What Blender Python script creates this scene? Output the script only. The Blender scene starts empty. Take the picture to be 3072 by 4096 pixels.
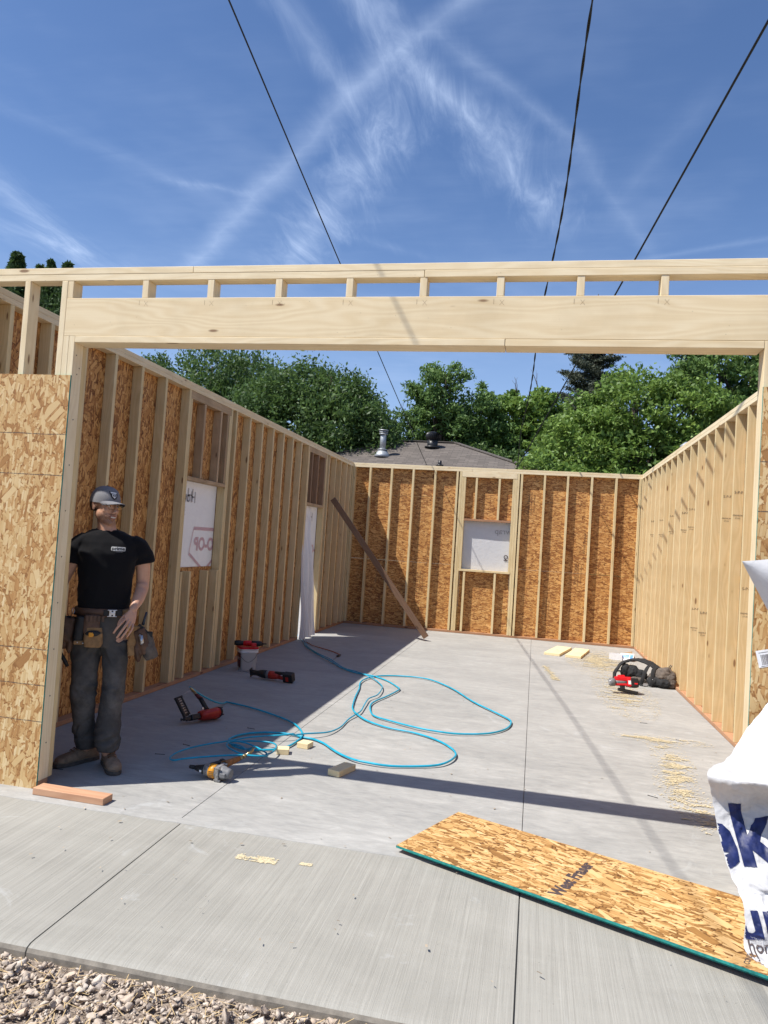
import bpy, bmesh, math, random
import numpy as np
from mathutils import Vector, Matrix, Euler
C = bpy.context; S = C.scene; COL = S.collection
rnd = random.Random(7)
R = math.radians

# ---------------------------------------------------------------- camera
cd = bpy.data.cameras.new('camera'); cam = bpy.data.objects.new('camera', cd); COL.objects.link(cam); S.camera = cam
_r = Vector((0.9772331, 0.20189141, 0.06523289)); _u = Vector((-0.05536868, -0.05413267, 0.99699747)); _f = Vector((-0.20481646, 0.97791079, 0.04172177))
M = Matrix((( _r.x, _u.x, -_f.x, 2.7156), (_r.y, _u.y, -_f.y, -3.7949), (_r.z, _u.z, -_f.z, 1.5338), (0, 0, 0, 1)))
cam.matrix_world = M
cd.sensor_fit = 'HORIZONTAL'; cd.sensor_width = 36; cd.lens = 34.385; cd.clip_start = 0.05; cd.clip_end = 3000

# ---------------------------------------------------------------- light
SUN = Vector((.53, .335, -1)).normalized()          # the way the sunlight travels
sl = bpy.data.lights.new('sun', 'SUN'); sl.energy = 4.5; sl.angle = R(0.5); sl.color = (1.0, .955, .88)
so = bpy.data.objects.new('sun', sl); COL.objects.link(so); so.rotation_euler = SUN.to_track_quat('-Z', 'Y').to_euler(); so.location = (-4, -3, 9)
S.view_settings.view_transform = 'Standard'; S.view_settings.look = 'None'; S.view_settings.exposure = 0.60; S.view_settings.gamma = 1

# ---------------------------------------------------------------- node helpers
class NT:
    def __init__(s, tree): s.t = tree; s.n = tree.nodes; s.l = tree.links
    def node(s, ty, **kw):
        n = s.n.new(ty)
        for k, v in kw.items(): setattr(n, k, v)
        return n
    def put(s, sock, v):
        if isinstance(v, bpy.types.NodeSocket): s.l.new(v, sock)
        elif v is not None: sock.default_value = v
    def math(s, op, a, b=None, c=None, clamp=False):
        n = s.node('ShaderNodeMath', operation=op, use_clamp=clamp); s.put(n.inputs[0], a); s.put(n.inputs[1], b)
        if c is not None: s.put(n.inputs[2], c)
        return n.outputs[0]
    def vmath(s, op, a, b=None):
        n = s.node('ShaderNodeVectorMath', operation=op); s.put(n.inputs[0], a); s.put(n.inputs[1], b)
        return n.outputs['Value'] if op in ('DOT_PRODUCT', 'LENGTH', 'DISTANCE') else n.outputs[0]
    def mapr(s, v, a, b, c=0., d=1., smooth=False):
        n = s.node('ShaderNodeMapRange'); n.interpolation_type = 'SMOOTHSTEP' if smooth else 'LINEAR'
        for i, q in enumerate((v, a, b, c, d)): s.put(n.inputs[i], q)
        return n.outputs[0]
    def mix(s, f, a, b, mode='MIX'):
        n = s.node('ShaderNodeMix', data_type='RGBA', blend_type=mode)
        s.put(n.inputs[0], f); s.put(n.inputs[6], a); s.put(n.inputs[7], b); return n.outputs[2]
    def noise(s, vec, scale, detail=3., rough=.5, dist=0., dim='3D'):
        n = s.node('ShaderNodeTexNoise', noise_dimensions=dim); s.put(n.inputs['Vector'], vec); s.put(n.inputs['Scale'], scale)
        n.inputs['Detail'].default_value = detail; n.inputs['Roughness'].default_value = rough; n.inputs['Distortion'].default_value = dist
        return n.outputs[0]
    def voro(s, vec, scale, feature='F1', rand=1., out='Distance'):
        n = s.node('ShaderNodeTexVoronoi', feature=feature); s.put(n.inputs['Vector'], vec); s.put(n.inputs['Scale'], scale)
        n.inputs['Randomness'].default_value = rand; return n.outputs[out]
    def map(s, vec, scale=(1, 1, 1), rot=(0, 0, 0), loc=(0, 0, 0)):
        n = s.node('ShaderNodeMapping'); s.put(n.inputs[0], vec); n.inputs[1].default_value = loc; n.inputs[2].default_value = rot; n.inputs[3].default_value = scale
        return n.outputs[0]
    def ramp(s, f, stops):
        n = s.node('ShaderNodeValToRGB'); s.put(n.inputs[0], f); e = n.color_ramp.elements
        while len(e) < len(stops): e.new(.5)
        for q, (p, c) in zip(e, stops): q.position = p; q.color = (*c, 1) if len(c) == 3 else c
        return n.outputs[0]
    def bump(s, h, strength=.3, dist=.01):
        n = s.node('ShaderNodeBump'); s.put(n.inputs['Height'], h); n.inputs['Strength'].default_value = strength; n.inputs['Distance'].default_value = dist
        return n.outputs[0]
    def sep(s, v):
        n = s.node('ShaderNodeSeparateXYZ'); s.put(n.inputs[0], v); return n.outputs
    def comb(s, x, y, z=0.):
        n = s.node('ShaderNodeCombineXYZ'); s.put(n.inputs[0], x); s.put(n.inputs[1], y); s.put(n.inputs[2], z); return n.outputs[0]

def mat(name, rough=.7, col=None, metal=0., spec=.4):
    m = bpy.data.materials.new(name); m.use_nodes = True; t = NT(m.node_tree)
    b = m.node_tree.nodes['Principled BSDF']; b.inputs['Roughness'].default_value = rough; b.inputs['Metallic'].default_value = metal
    b.inputs['Specular IOR Level'].default_value = spec
    if col is not None: b.inputs['Base Color'].default_value = (*col, 1)
    return m, t, b
def plain(name, col, rough=.6, metal=0., var=.12, scale=40., bump=0., spec=.4):
    """a plain paint / plastic / metal with slight mottling and scuffs"""
    m, t, b = mat(name, rough, col, metal, spec)
    tc = t.node('ShaderNodeTexCoord').outputs['Object']
    n = t.noise(tc, scale, 4, .6)
    c2 = tuple(min(1, x * (1 + var)) for x in col); c1 = tuple(x * (1 - var) for x in col)
    t.put(b.inputs['Base Color'], t.ramp(n, [(.3, c1), (.7, c2)]))
    t.put(b.inputs['Roughness'], t.mapr(n, .3, .7, max(.05, rough - .1), min(1, rough + .1)))
    if bump: t.put(b.inputs['Normal'], t.bump(n, bump, .004))
    return m

# ---------------------------------------------------------------- world: clear sky with old contrails on a high layer
w = bpy.data.worlds.new('World'); S.world = w; w.use_nodes = True; t = NT(w.node_tree); bg = w.node_tree.nodes['Background']
sky = t.node('ShaderNodeTexSky', sky_type='NISHITA'); sky.sun_disc = False; sky.sun_elevation = R(58); sky.sun_rotation = math.atan2(-.53, -.335)
sky.air_density = 1.0; sky.dust_density = .6; sky.ozone_density = 3.0
gen = t.node('ShaderNodeTexCoord').outputs['Generated']; sx, sy, sz = t.sep(gen)
zz = t.math('MAXIMUM', sz, .04)
px = t.math('DIVIDE', sx, zz); py = t.math('DIVIDE', sy, zz); P = t.comb(px, py, 0.)      # point where the view ray meets the cloud layer
warp = t.noise(P, 2.2, 3, .6); warp = t.math('SUBTRACT', warp, .5)
feath = t.noise(t.map(P, (9, 2.2, 1), (0, 0, R(28))), 1.6, 6, .68, .6)
feath2 = t.noise(t.map(P, (2.5, 12, 1), (0, 0, R(20))), 1.3, 6, .68, .4)
soft = t.noise(P, 1.3, 4, .6)
total = None
# (ax, ay, bx, by, half width, strength, feathering, skew)
TR = [(-.05, 1.18, -.48, 1.55, .045, .50, .45, 0), (-.40, 1.47, -1.40, 2.60, .062, .55, .45, 0),
      (-.40, 1.20, -.18, 1.73, .055, .9, .85, 0), (-.20, 1.68, .02, 2.26, .10, .85, .95, 0),
      (-.535, 1.2, -.47, 1.56, .045, .42, .9, 0), (-.34, 1.50, -.50, 1.88, .105, .85, 1., 0), (-.46, 1.80, -1.0, 2.65, .12, .75, 1., 0),
      (-1.10, 1.88, -.88, 1.99, .035, .35, .9, 0), (-.27, 1.33, .06, 1.82, .035, .30, .6, 0), (.04, 1.78, .32, 2.5, .04, .20, .6, 0),
      (-1.60, 1.78, -1.76, 2.5, .08, .6, .85, 0), (-1.9, 2.1, -1.62, 2.6, .16, .55, .9, 0), (-1.40, 1.38, -1.0, 2.0, .06, .15, .7, 0),
      (.16, 2.15, .31, 1.60, .05, .12, .6, 0), (.25, 2.56, .80, 2.30, .035, .25, .6, 0), (-.22, 1.55, .05, 2.0, .10, .16, .9, 0),
      (-.9, 2.1, -.4, 2.5, .05, .15, .9, 0), (-.35, 2.2, .2, 3.0, .25, .13, .7, 0)]
for ax, ay, bx_, by_, hw, st, fe, _ in TR:
    hw *= 1.3; st *= 1.05
    L = math.hypot(bx_ - ax, by_ - ay); d = ((bx_ - ax) / L, (by_ - ay) / L)
    v = t.vmath('SUBTRACT', P, (ax, ay, 0)); u = t.vmath('DOT_PRODUCT', v, (d[0], d[1], 0)); q = t.vmath('DOT_PRODUCT', v, (-d[1], d[0], 0))
    q = t.math('ADD', q, t.math('MULTIPLY', warp, hw * 1.6)); q = t.math('ABSOLUTE', q)
    q = t.math('SUBTRACT', q, t.math('MULTIPLY', t.math('SUBTRACT', feath, .5), hw * 1.3 * fe))
    m_ = t.mapr(q, hw, -hw * .6, 0, 1, True)
    e1 = t.mapr(u, -hw * 1.5, hw * 2, 0, 1, True); e2 = t.mapr(u, L + hw * 1.5, L - hw * 2, 0, 1, True)
    m_ = t.math('MULTIPLY', t.math('MULTIPLY', m_, e1), e2)
    m_ = t.math('MULTIPLY', m_, t.mapr(feath2 if fe < .85 else feath, .25, .7, 1 - fe * .75, 1.1)); m_ = t.math('MULTIPLY', m_, st)
    total = m_ if total is None else t.math('ADD', total, m_)
wisp = t.math('MULTIPLY', t.mapr(t.math('ADD', t.math('MULTIPLY', soft, .86), t.math('MULTIPLY', feath2, .14)), .42, .75, 0, 1, True), .20)
total = t.math('ADD', total, wisp)
total = t.math('ADD', total, t.mapr(sz, .46, .05, 0, .42, True))                    # paler towards the horizon
total = t.math('MINIMUM', total, .95)
mul = t.mix(1., sky.outputs[0], (.74, .85, 1.02, 1), 'MULTIPLY')
colr = t.mix(t.math('MULTIPLY', total, .62), mul, (5.2, 6.3, 8.4, 1))
t.l.new(colr, bg.inputs[0]); bg.inputs[1].default_value = .095

# ---------------------------------------------------------------- mesh helpers
def link(o, parent=None):
    COL.objects.link(o)
    if parent is not None: o.parent = parent
    return o
def tag(o, label=None, cat=None, group=None, kind=None):
    if label: o['label'] = label
    if cat: o['category'] = cat
    if group: o['group'] = group
    if kind: o['kind'] = kind
    return o
def thing(name, label, cat, loc=(0, 0, 0), rz=0., group=None):
    o = bpy.data.objects.new(name, None); o.empty_display_size = .1; COL.objects.link(o)
    o.location = loc; o.rotation_euler = (0, 0, rz); return tag(o, label, cat, group)
def mesh_np(name, V, F, mats, parent=None, smooth=False, mi=None, uv=None):
    """V (n,3) array, F (m,k) array of equal-sized faces"""
    V = np.asarray(V, np.float32); F = np.asarray(F, np.int32)
    me = bpy.data.meshes.new(name); me.vertices.add(len(V)); me.vertices.foreach_set('co', V.ravel())
    k = F.shape[1]; me.loops.add(F.size); me.loops.foreach_set('vertex_index', F.ravel())
    me.polygons.add(len(F)); me.polygons.foreach_set('loop_start', np.arange(0, F.size, k, dtype=np.int32)); me.polygons.foreach_set('loop_total', np.full(len(F), k, np.int32))
    if smooth: me.polygons.foreach_set('use_smooth', np.ones(len(F), bool))
    if mi is not None: me.polygons.foreach_set('material_index', np.asarray(mi, np.int32))
    for m in (mats if isinstance(mats, (list, tuple)) else [mats]): me.materials.append(m)
    me.update(calc_edges=True)
    return link(bpy.data.objects.new(name, me), parent)
def obj(name, bm, mats, parent=None, smooth=False):
    me = bpy.data.meshes.new(name); bmesh.ops.recalc_face_normals(bm, faces=bm.faces); bm.to_mesh(me); bm.free()
    for m in (mats if isinstance(mats, (list, tuple)) else [mats]): me.materials.append(m)
    if smooth:
        for p in me.polygons: p.use_smooth = True
    return link(bpy.data.objects.new(name, me), parent)
def bx(bm, x0, x1, y0, y1, z0, z1, bev=0., mi=0, rot=None, seg=1):
    r = bmesh.ops.create_cube(bm, size=1.); vs = r['verts']
    for v in vs: v.co = Vector(((x0 + x1) / 2 + v.co.x * (x1 - x0), (y0 + y1) / 2 + v.co.y * (y1 - y0), (z0 + z1) / 2 + v.co.z * (z1 - z0)))
    fs = list({f for v in vs for f in v.link_faces})
    if bev:
        es = list({e for f in fs for e in f.edges})
        r = bmesh.ops.bevel(bm, geom=es, offset=bev, segments=seg, affect='EDGES', profile=.6)
        vs = list({v for f in r['faces'] for v in f.verts} | {v for v in vs if v.is_valid})
        fs = list({f for v in vs for f in v.link_faces})
    for f in fs: f.material_index = mi
    if rot is not None: bmesh.ops.transform(bm, matrix=rot, verts=vs)
    return vs
def tube_arrays(pts, rad, seg=10, caps=True, flat=None):
    """swept tube through pts; rad scalar or list; flat=(vec, factor list) squashes the section along vec"""
    pts = [Vector(p) for p in pts]; n = len(pts); rad = rad if hasattr(rad, '__len__') else [rad] * n
    V = []; F = []; up = None
    for i, p in enumerate(pts):
        d = (pts[min(i + 1, n - 1)] - pts[max(i - 1, 0)])
        d = d.normalized() if d.length > 1e-9 else Vector((0, 0, 1))
        if up is None: up = d.orthogonal().normalized()
        up = (up - d * up.dot(d)); up = up.normalized() if up.length > 1e-6 else d.orthogonal().normalized()
        s = d.cross(up)
        for k in range(seg):
            a = 2 * math.pi * k / seg; V.append(p + (up * math.cos(a) + s * math.sin(a)) * rad[i])
    for i in range(n - 1):
        for k in range(seg):
            a = i * seg + k; b = i * seg + (k + 1) % seg; F.append((a, b, b + seg, a + seg))
    return V, F
def add_tube(bm, pts, rad, seg=10, mi=0, caps=True):
    V, F = tube_arrays(pts, rad, seg); vs = [bm.verts.new(v) for v in V]; out = []
    for f in F:
        q = bm.faces.new([vs[i] for i in f]); q.material_index = mi; q.smooth = True; out.append(q)
    if caps:
        for ring in (vs[:seg][::-1], vs[-seg:]):
            q = bm.faces.new(ring); q.material_index = mi
    return vs
def smooth_path(pts, n=8):
    """Catmull-Rom"""
    P_ = [Vector(p) for p in pts]; P_ = [P_[0] * 2 - P_[1]] + P_ + [P_[-1] * 2 - P_[-2]]; out = []
    for i in range(1, len(P_) - 2):
        a, b, c, d = P_[i - 1:i + 3]
        for k in range(n):
            s = k / n; out.append(.5 * ((2 * b) + (c - a) * s + (2 * a - 5 * b + 4 * c - d) * s * s + (3 * b - a - 3 * c + d) * s ** 3))
    out.append(P_[-2]); return out
def loft(bm, rings, mi=0, caps=True):
    """rings: lists of equal numbers of points, joined in order"""
    R_ = [[bm.verts.new(p) for p in r] for r in rings]; n = len(R_[0])
    for a, b in zip(R_[:-1], R_[1:]):
        for k in range(n):
            f = bm.faces.new((a[k], a[(k + 1) % n], b[(k + 1) % n], b[k])); f.material_index = mi; f.smooth = True
    if caps:
        f = bm.faces.new(R_[0][::-1]); f.material_index = mi; f = bm.faces.new(R_[-1]); f.material_index = mi
def ell(c, u, v, n=20, e=2.0):
    """closed (super)ellipse ring about c with half axes u, v"""
    c = Vector(c); u = Vector(u); v = Vector(v); o = []
    for k in range(n):
        a = 2 * math.pi * k / n; ca, sa = math.cos(a), math.sin(a)
        o.append(c + u * math.copysign(abs(ca) ** (2 / e), ca) + v * math.copysign(abs(sa) ** (2 / e), sa))
    return o
def prism(bm, pts, z0, z1, mi=0, bev=0., T=None):
    """outline pts (x, y) pulled from z0 to z1"""
    a = [bm.verts.new((x, y, z0)) for x, y in pts]; b = [bm.verts.new((x, y, z1)) for x, y in pts]; n = len(pts)
    fs = [bm.faces.new(a[::-1]), bm.faces.new(b)] + [bm.faces.new((a[k], a[(k + 1) % n], b[(k + 1) % n], b[k])) for k in range(n)]
    for f in fs: f.material_index = mi
    vs = a + b
    if bev:
        es = list({e for f in fs for e in f.edges}); r = bmesh.ops.bevel(bm, geom=es, offset=bev, segments=2, affect='EDGES', profile=.6)
        vs = list({v for f in r['faces'] for v in f.verts} | {v for v in vs if v.is_valid})
        for f in {f for v in vs for f in v.link_faces}: f.material_index = mi
    if T is not None: bmesh.ops.transform(bm, matrix=T, verts=vs)
def text_obj(name, s, size, M4, m, parent=None, mirror=False, cuts=0, align='CENTER', bold=0., fn=None, stretch=1.):
    cu = bpy.data.curves.new(name, 'FONT'); cu.body = s; cu.size = size; cu.align_x = align; cu.align_y = 'CENTER'; cu.offset = bold; cu.resolution_u = 3
    o = bpy.data.objects.new(name, cu); COL.objects.link(o); dg = C.evaluated_depsgraph_get()
    me = bpy.data.meshes.new_from_object(o.evaluated_get(dg)); bpy.data.objects.remove(o)
    me.name = name
    bm = bmesh.new(); bm.from_mesh(me)
    for v in bm.verts:
        v.co.x *= stretch
        if mirror: v.co.x = -v.co.x
    if cuts:
        bmesh.ops.triangulate(bm, faces=bm.faces)
        for _ in range(cuts):
            es = [e for e in bm.edges if e.calc_length() > max(size * .035, .004)]
            if not es: break
            bmesh.ops.subdivide_edges(bm, edges=es, cuts=1); bmesh.ops.triangulate(bm, faces=bm.faces)
    if fn:
        bad = []
        for v in bm.verts:
            q = fn(v.co.x, v.co.y)
            if q is None: bad.append(v)
            else: v.co = q
        bmesh.ops.delete(bm, geom=bad, context='VERTS')
    elif M4 is not None: bmesh.ops.transform(bm, matrix=M4, verts=bm.verts)
    bm.to_mesh(me); bm.free(); me.materials.clear(); me.materials.append(m)
    return link(bpy.data.objects.new(name, me), parent)
def frame(o, x, y):
    """matrix with origin o, text running along x, its top towards y"""
    x = Vector(x).normalized(); z = x.cross(Vector(y)).normalized(); y = z.cross(x)
    return Matrix(((x.x, y.x, z.x, o[0]), (x.y, y.y, z.y, o[1]), (x.z, y.z, z.z, o[2]), (0, 0, 0, 1)))

# ---------------------------------------------------------------- materials
def lumber_mat(name, pale, dark, knots=(.16, .07, .03), grain=.5, dirt=0.):
    m, t, b = mat(name, .72, spec=.25)
    tc = t.node('ShaderNodeTexCoord'); oi = t.node('ShaderNodeObjectInfo').outputs['Random']
    off = t.math('MULTIPLY', oi, 37.)
    uv = t.vmath('ADD', tc.outputs['UV'], t.comb(off, t.math('MULTIPLY', oi, 11.3), 0.))
    fine = t.noise(t.map(uv, (5, 260, 1)), 1., 3, .6)
    wv = t.node('ShaderNodeTexWave', wave_type='BANDS', bands_direction='Y', wave_profile='SIN'); lowd = t.noise(t.map(uv, (.9, 5, 1)), 1., 2); t.put(wv.inputs[0], t.vmath('ADD', t.map(uv, (.35, 5, 1)), t.comb(0., t.math('MULTIPLY', lowd, 2.2), 0.)))
    wv.inputs[1].default_value = 1.5; wv.inputs[2].default_value = 3.; wv.inputs[3].default_value = 2.; wv.inputs[4].default_value = .6
    kn = t.voro(t.map(uv, (2.4, 8.5, 1)), 1.); kv = t.noise(uv, 3.1, 1)
    kn_ = t.mapr(t.math('ADD', kn, t.math('MULTIPLY', t.math('SUBTRACT', kv, .5), .12)), .10, .045, 0, 1, True)
    ring = t.mapr(kn, .30, .05, 0, .45, True)
    wavev = t.math('MULTIPLY', wv.outputs[1], grain)
    f = t.math('ADD', t.math('MULTIPLY', fine, .45), t.math('MULTIPLY', wavev, .5)); f = t.math('ADD', f, t.math('MULTIPLY', ring, .35))
    f = t.math('ADD', f, t.mapr(oi, 0, 1, -.16, .2))
    c = t.mix(t.mapr(f, .1, .9), (*pale, 1), (*dark, 1))
    big = t.noise(tc.outputs['Object'], 3., 4, .6)
    c = t.mix(t.mapr(big, .45, .8, 0, .28 + dirt), c, tuple(x * .62 for x in dark) + (1,))
    c = t.mix(t.math('MULTIPLY', kn_, .8), c, (*knots, 1))
    # small nail heads and pencil flecks
    sp = t.voro(t.map(uv, (1, 1, 1)), 22.); c = t.mix(t.mapr(sp, .045, .02, 0, .7), c, (.08, .05, .035, 1))
    t.put(b.inputs['Base Color'], c)
    t.put(b.inputs['Normal'], t.bump(t.math('ADD', fine, t.math('MULTIPLY', kn_, .6)), .18, .002))
    return m
M_stud = lumber_mat('spruce_lumber', (.72, .585, .345), (.56, .415, .205))
M_header = lumber_mat('pale_spruce_lumber', (.82, .70, .48), (.66, .50, .28), grain=.5)
M_brown = lumber_mat('weathered_brown_lumber', (.34, .225, .14), (.18, .11, .065), (.06, .035, .02))
M_weath = lumber_mat('old_grey_brown_lumber', (.50, .36, .22), (.33, .22, .12), (.06, .035, .02), dirt=.3)
M_sill = lumber_mat('treated_red_brown_lumber', (.46, .26, .15), (.30, .15, .08), (.12, .05, .03))
M_block = lumber_mat('reddish_fir_lumber', (.60, .36, .22), (.42, .21, .12), (.2, .08, .04))
M_fresh = lumber_mat('fresh_cut_lumber', (.80, .66, .40), (.68, .50, .26), grain=.3)

def osb_mat(name, pal, scale=1., bias=0., spread=1., screen=False, lines=None, seed=0., stain=.0):
    """oriented strand board: several layers of long flakes lying over each other"""
    m, t, b = mat(name, .62, spec=.3)
    tc = t.node('ShaderNodeTexCoord'); oi = t.node('ShaderNodeObjectInfo').outputs['Random']
    uv = t.vmath('ADD', tc.outputs['UV'], t.comb(t.math('MULTIPLY', oi, 19.7), t.math('MULTIPLY', oi, 7.1), seed))
    wn = t.node('ShaderNodeTexNoise'); t.put(wn.inputs['Vector'], uv); wn.inputs['Scale'].default_value = 7.; wn.inputs['Detail'].default_value = 3.
    uvw = t.vmath('ADD', uv, t.vmath('MULTIPLY', t.vmath('SUBTRACT', wn.outputs[1], (.5, .5, .5)), (.022, .022, 0)))
    col = None; hgt = None
    layers = [(8, 0, 13, 46, 1., .9), (61, 1.3, 10, 36, .62, .44), (-44, 2.1, 11, 40, .62, .44), (28, 3.7, 9, 34, .60, .42), (-22, 5.2, 9, 38, .60, .43), (80, 4.4, 12, 40, .34, .42), (12, 6.4, 11, 44, .56, .44), (-9, 8.8, 9, 36, .52, .42), (-70, 7.7, 15, 60, .36, .42), (40, 9.9, 14, 60, .44, .43), (-31, 11.1, 7, 24, .24, .38), (4, 12.9, 16, 70, .5, .45), (52, 13.3, 6.5, 20, .12, .36)]
    for ang, off, sx_, sy_, cov, hs in layers:
        a = R(ang * spread + bias)
        rot = t.map(uvw, rot=(0, 0, a), loc=(off * 3.1, off * 1.7, 0))
        vn = t.node('ShaderNodeTexVoronoi', feature='F1', distance='CHEBYCHEV', voronoi_dimensions='2D'); t.put(vn.inputs['Vector'], t.map(rot, (sx_ * scale * .8, sy_ * scale * .8, 1))); vn.inputs['Scale'].default_value = 1.; vn.inputs['Randomness'].default_value = .8
        r_, g_, b_ = t.sep(vn.outputs['Color'])
        fib = t.noise(t.map(rot, (14 * scale, 380 * scale, 1)), 1., 2, .6)
        val = t.math('ADD', t.math('MULTIPLY', r_, .78), t.math('MULTIPLY', fib, .26))
        lim = t.math('ADD', hs * .72, t.math('MULTIPLY', b_, hs * .5)) if col is not None else None
        edge = t.mapr(vn.outputs['Distance'], t.math('SUBTRACT', lim, .07), lim, 0, 1) if lim is not None else t.mapr(vn.outputs['Distance'], .3, .5, 0, 1)
        dk = t.math('SUBTRACT', val, t.math('MULTIPLY', edge, .12))
        if col is None: col = dk; hgt = g_
        else:
            mk = t.math('MULTIPLY', t.math('LESS_THAN', g_, cov), t.math('LESS_THAN', vn.outputs['Distance'], lim))
            sh = t.math('MULTIPLY', t.math('LESS_THAN', g_, cov), t.mapr(vn.outputs['Distance'], t.math('ADD', lim, .10), lim, 0, .34))   # thin dark outline round each flake
            col = t.math('SUBTRACT', col, sh)
            mxn = t.node('ShaderNodeMix', data_type='FLOAT'); t.put(mxn.inputs[0], mk); t.put(mxn.inputs[2], col); t.put(mxn.inputs[3], dk); col = mxn.outputs[0]
            mh = t.node('ShaderNodeMix', data_type='FLOAT'); t.put(mh.inputs[0], mk); t.put(mh.inputs[2], hgt); t.put(mh.inputs[3], t.math('ADD', r_, .3)); hgt = mh.outputs[0]
    c = t.ramp(col, [(.0, pal[0]), (.28, pal[1]), (.55, pal[2]), (.85, pal[3]), (1., pal[4])])
    if screen:
        sc = t.node('ShaderNodeTexWave', wave_type='BANDS', bands_direction='DIAGONAL'); t.put(sc.inputs[0], uv); sc.inputs[1].default_value = 160.; sc.inputs[2].default_value = 1.
        c = t.mix(t.math('MULTIPLY', sc.outputs[1], .16), c, (*pal[0], 1))
    if lines:
        _, _, oz = t.sep(tc.outputs['Object']); wob = t.math('MULTIPLY', t.math('SUBTRACT', t.noise(tc.outputs['Object'], 5., 2), .5), .012); ozw = t.math('ADD', oz, wob)
        for z in lines:
            f = t.mapr(t.math('ABSOLUTE', t.math('SUBTRACT', ozw, z)), .0035, .0015)
            f = t.math('MULTIPLY', f, t.mapr(t.noise(tc.outputs['Object'], 90., 2), .35, .5, .3, .9)); c = t.mix(f, c, (.05, .05, .055, 1))
    if stain:
        c = t.mix(t.mapr(t.noise(tc.outputs['Object'], 1.1, 4, .6), .4, .75, 0, stain), c, (*pal[0], 1))
    t.put(b.inputs['Base Color'], c); t.put(b.inputs['Normal'], t.bump(hgt, .35, .002)); return m
PAL_in = [(.12, .040, .012), (.33, .140, .042), (.52, .26, .080), (.64, .36, .13), (.74, .48, .21)]
PAL_out = [(.26, .12, .04), (.47, .25, .09), (.62, .42, .19), (.71, .53, .28), (.80, .66, .41)]
PAL_sheet = [(.11, .045, .012), (.34, .17, .05), (.56, .33, .125), (.68, .44, .20), (.77, .56, .31)]
M_osb_v = osb_mat('oriented_strand_board_upright', PAL_in, 1.05, 90, spread=.85)
M_osb_h = osb_mat('oriented_strand_board', PAL_in, 1.2, 0, spread=.5, seed=3.)
M_osb_out = osb_mat('oriented_strand_board_outer_face', PAL_out, 1.12, 90, spread=.8, screen=True, lines=[2.04, 1.80, .79, .585, .38])
M_osb_sheet = osb_mat('new_oriented_strand_board', PAL_sheet, 1.1, 0, spread=.6, seed=5.)
M_green = plain('green_edge_paint', (.02, .23, .20), .6, var=.35, scale=60)
M_osbedge = plain('raw_board_edge', (.32, .20, .10), .8, var=.4, scale=120)
M_ink = plain('dark_print_ink', (.07, .05, .05), .6); M_ink2 = plain('brown_stamp_ink', (.17, .085, .035), .6, var=.4, scale=200)
M_lnavy = plain('navy_print_ink', (.008, .016, .085), .5, var=.35, scale=30)
M_greyink = plain('faded_grey_ink', (.36, .35, .36), .7); M_redink = plain('faded_red_ink', (.60, .40, .42), .7)

def concrete_mat(name, broom=False):
    m, t, b = mat(name, .78, spec=.3)
    tc = t.node('ShaderNodeTexCoord').outputs['Object']
    blot = t.noise(t.map(tc, (.6, 1.4, 1)), 1.4, 5, .65, .6); mid = t.noise(t.map(tc, (1.2, 3, 1)), 5., 6, .7, .8); fine = t.noise(tc, 160., 3, .6)
    if not broom:
        streak = t.noise(t.map(tc, (4.5, 15, 1)), 1.6, 8, .72, 1.2)
        f = t.math('ADD', t.math('ADD', t.math('MULTIPLY', blot, .40), t.math('MULTIPLY', mid, .34)), t.math('MULTIPLY', streak, .38))
        c = t.ramp(f, [(.30, (.175, .173, .165)), (.43, (.265, .261, .248)), (.57, (.34, .332, .312)), (.72, (.43, .42, .395))])
        scr = t.mapr(t.noise(t.map(tc, (9, 70, 1), (0, 0, .08)), 1.5, 5, .7, 2.), .60, .70, 0, .5); c = t.mix(t.math('MULTIPLY', scr, t.mapr(blot, .4, .6)), c, (.14, .145, .15, 1))
        h = t.math('ADD', t.math('MULTIPLY', fine, .3), mid)
        t.put(b.inputs['Normal'], t.bump(h, .25, .004))
        t.put(b.inputs['Roughness'], t.mapr(mid, .3, .7, .62, .85))
    else:
        br = t.noise(t.map(tc, (230, 2.2, 1), (0, 0, R(-1.5))), 1., 3, .7, .1); br2 = t.noise(t.map(tc, (70, .9, 1)), 1., 3, .6, .1)
        f = t.math('ADD', t.math('ADD', t.math('MULTIPLY', blot, .35), t.math('MULTIPLY', br2, .30)), t.math('MULTIPLY', br, .35))
        c = t.ramp(f, [(.3, (.21, .201, .177)), (.5, (.30, .288, .255)), (.7, (.39, .376, .336))])
        pit = t.voro(tc, 19.); c = t.mix(t.mapr(pit, .06, .03, 0, .6), c, (.12, .115, .105, 1))
        t.put(b.inputs['Normal'], t.bump(t.math('ADD', br, t.math('MULTIPLY', fine, .25)), .55, .004))
        b.inputs['Roughness'].default_value = .9
    wst = t.mapr(t.noise(tc, 2.3, 5, .7, 1.), .62, .72, 0, .35); c = t.mix(wst, c, (.50, .51, .51, 1))
    c = t.mix(t.math('MULTIPLY', t.mapr(fine, .62, .75), .4), c, (.15, .145, .135, 1))
    t.put(b.inputs['Base Color'], c); return m
M_slab = concrete_mat('smooth_trowelled_concrete'); M_apron = concrete_mat('broom_finished_concrete', True)
M_edgeconc = plain('formed_concrete_edge', (.23, .205, .17), .9, var=.3, scale=25, bump=.5)

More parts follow.
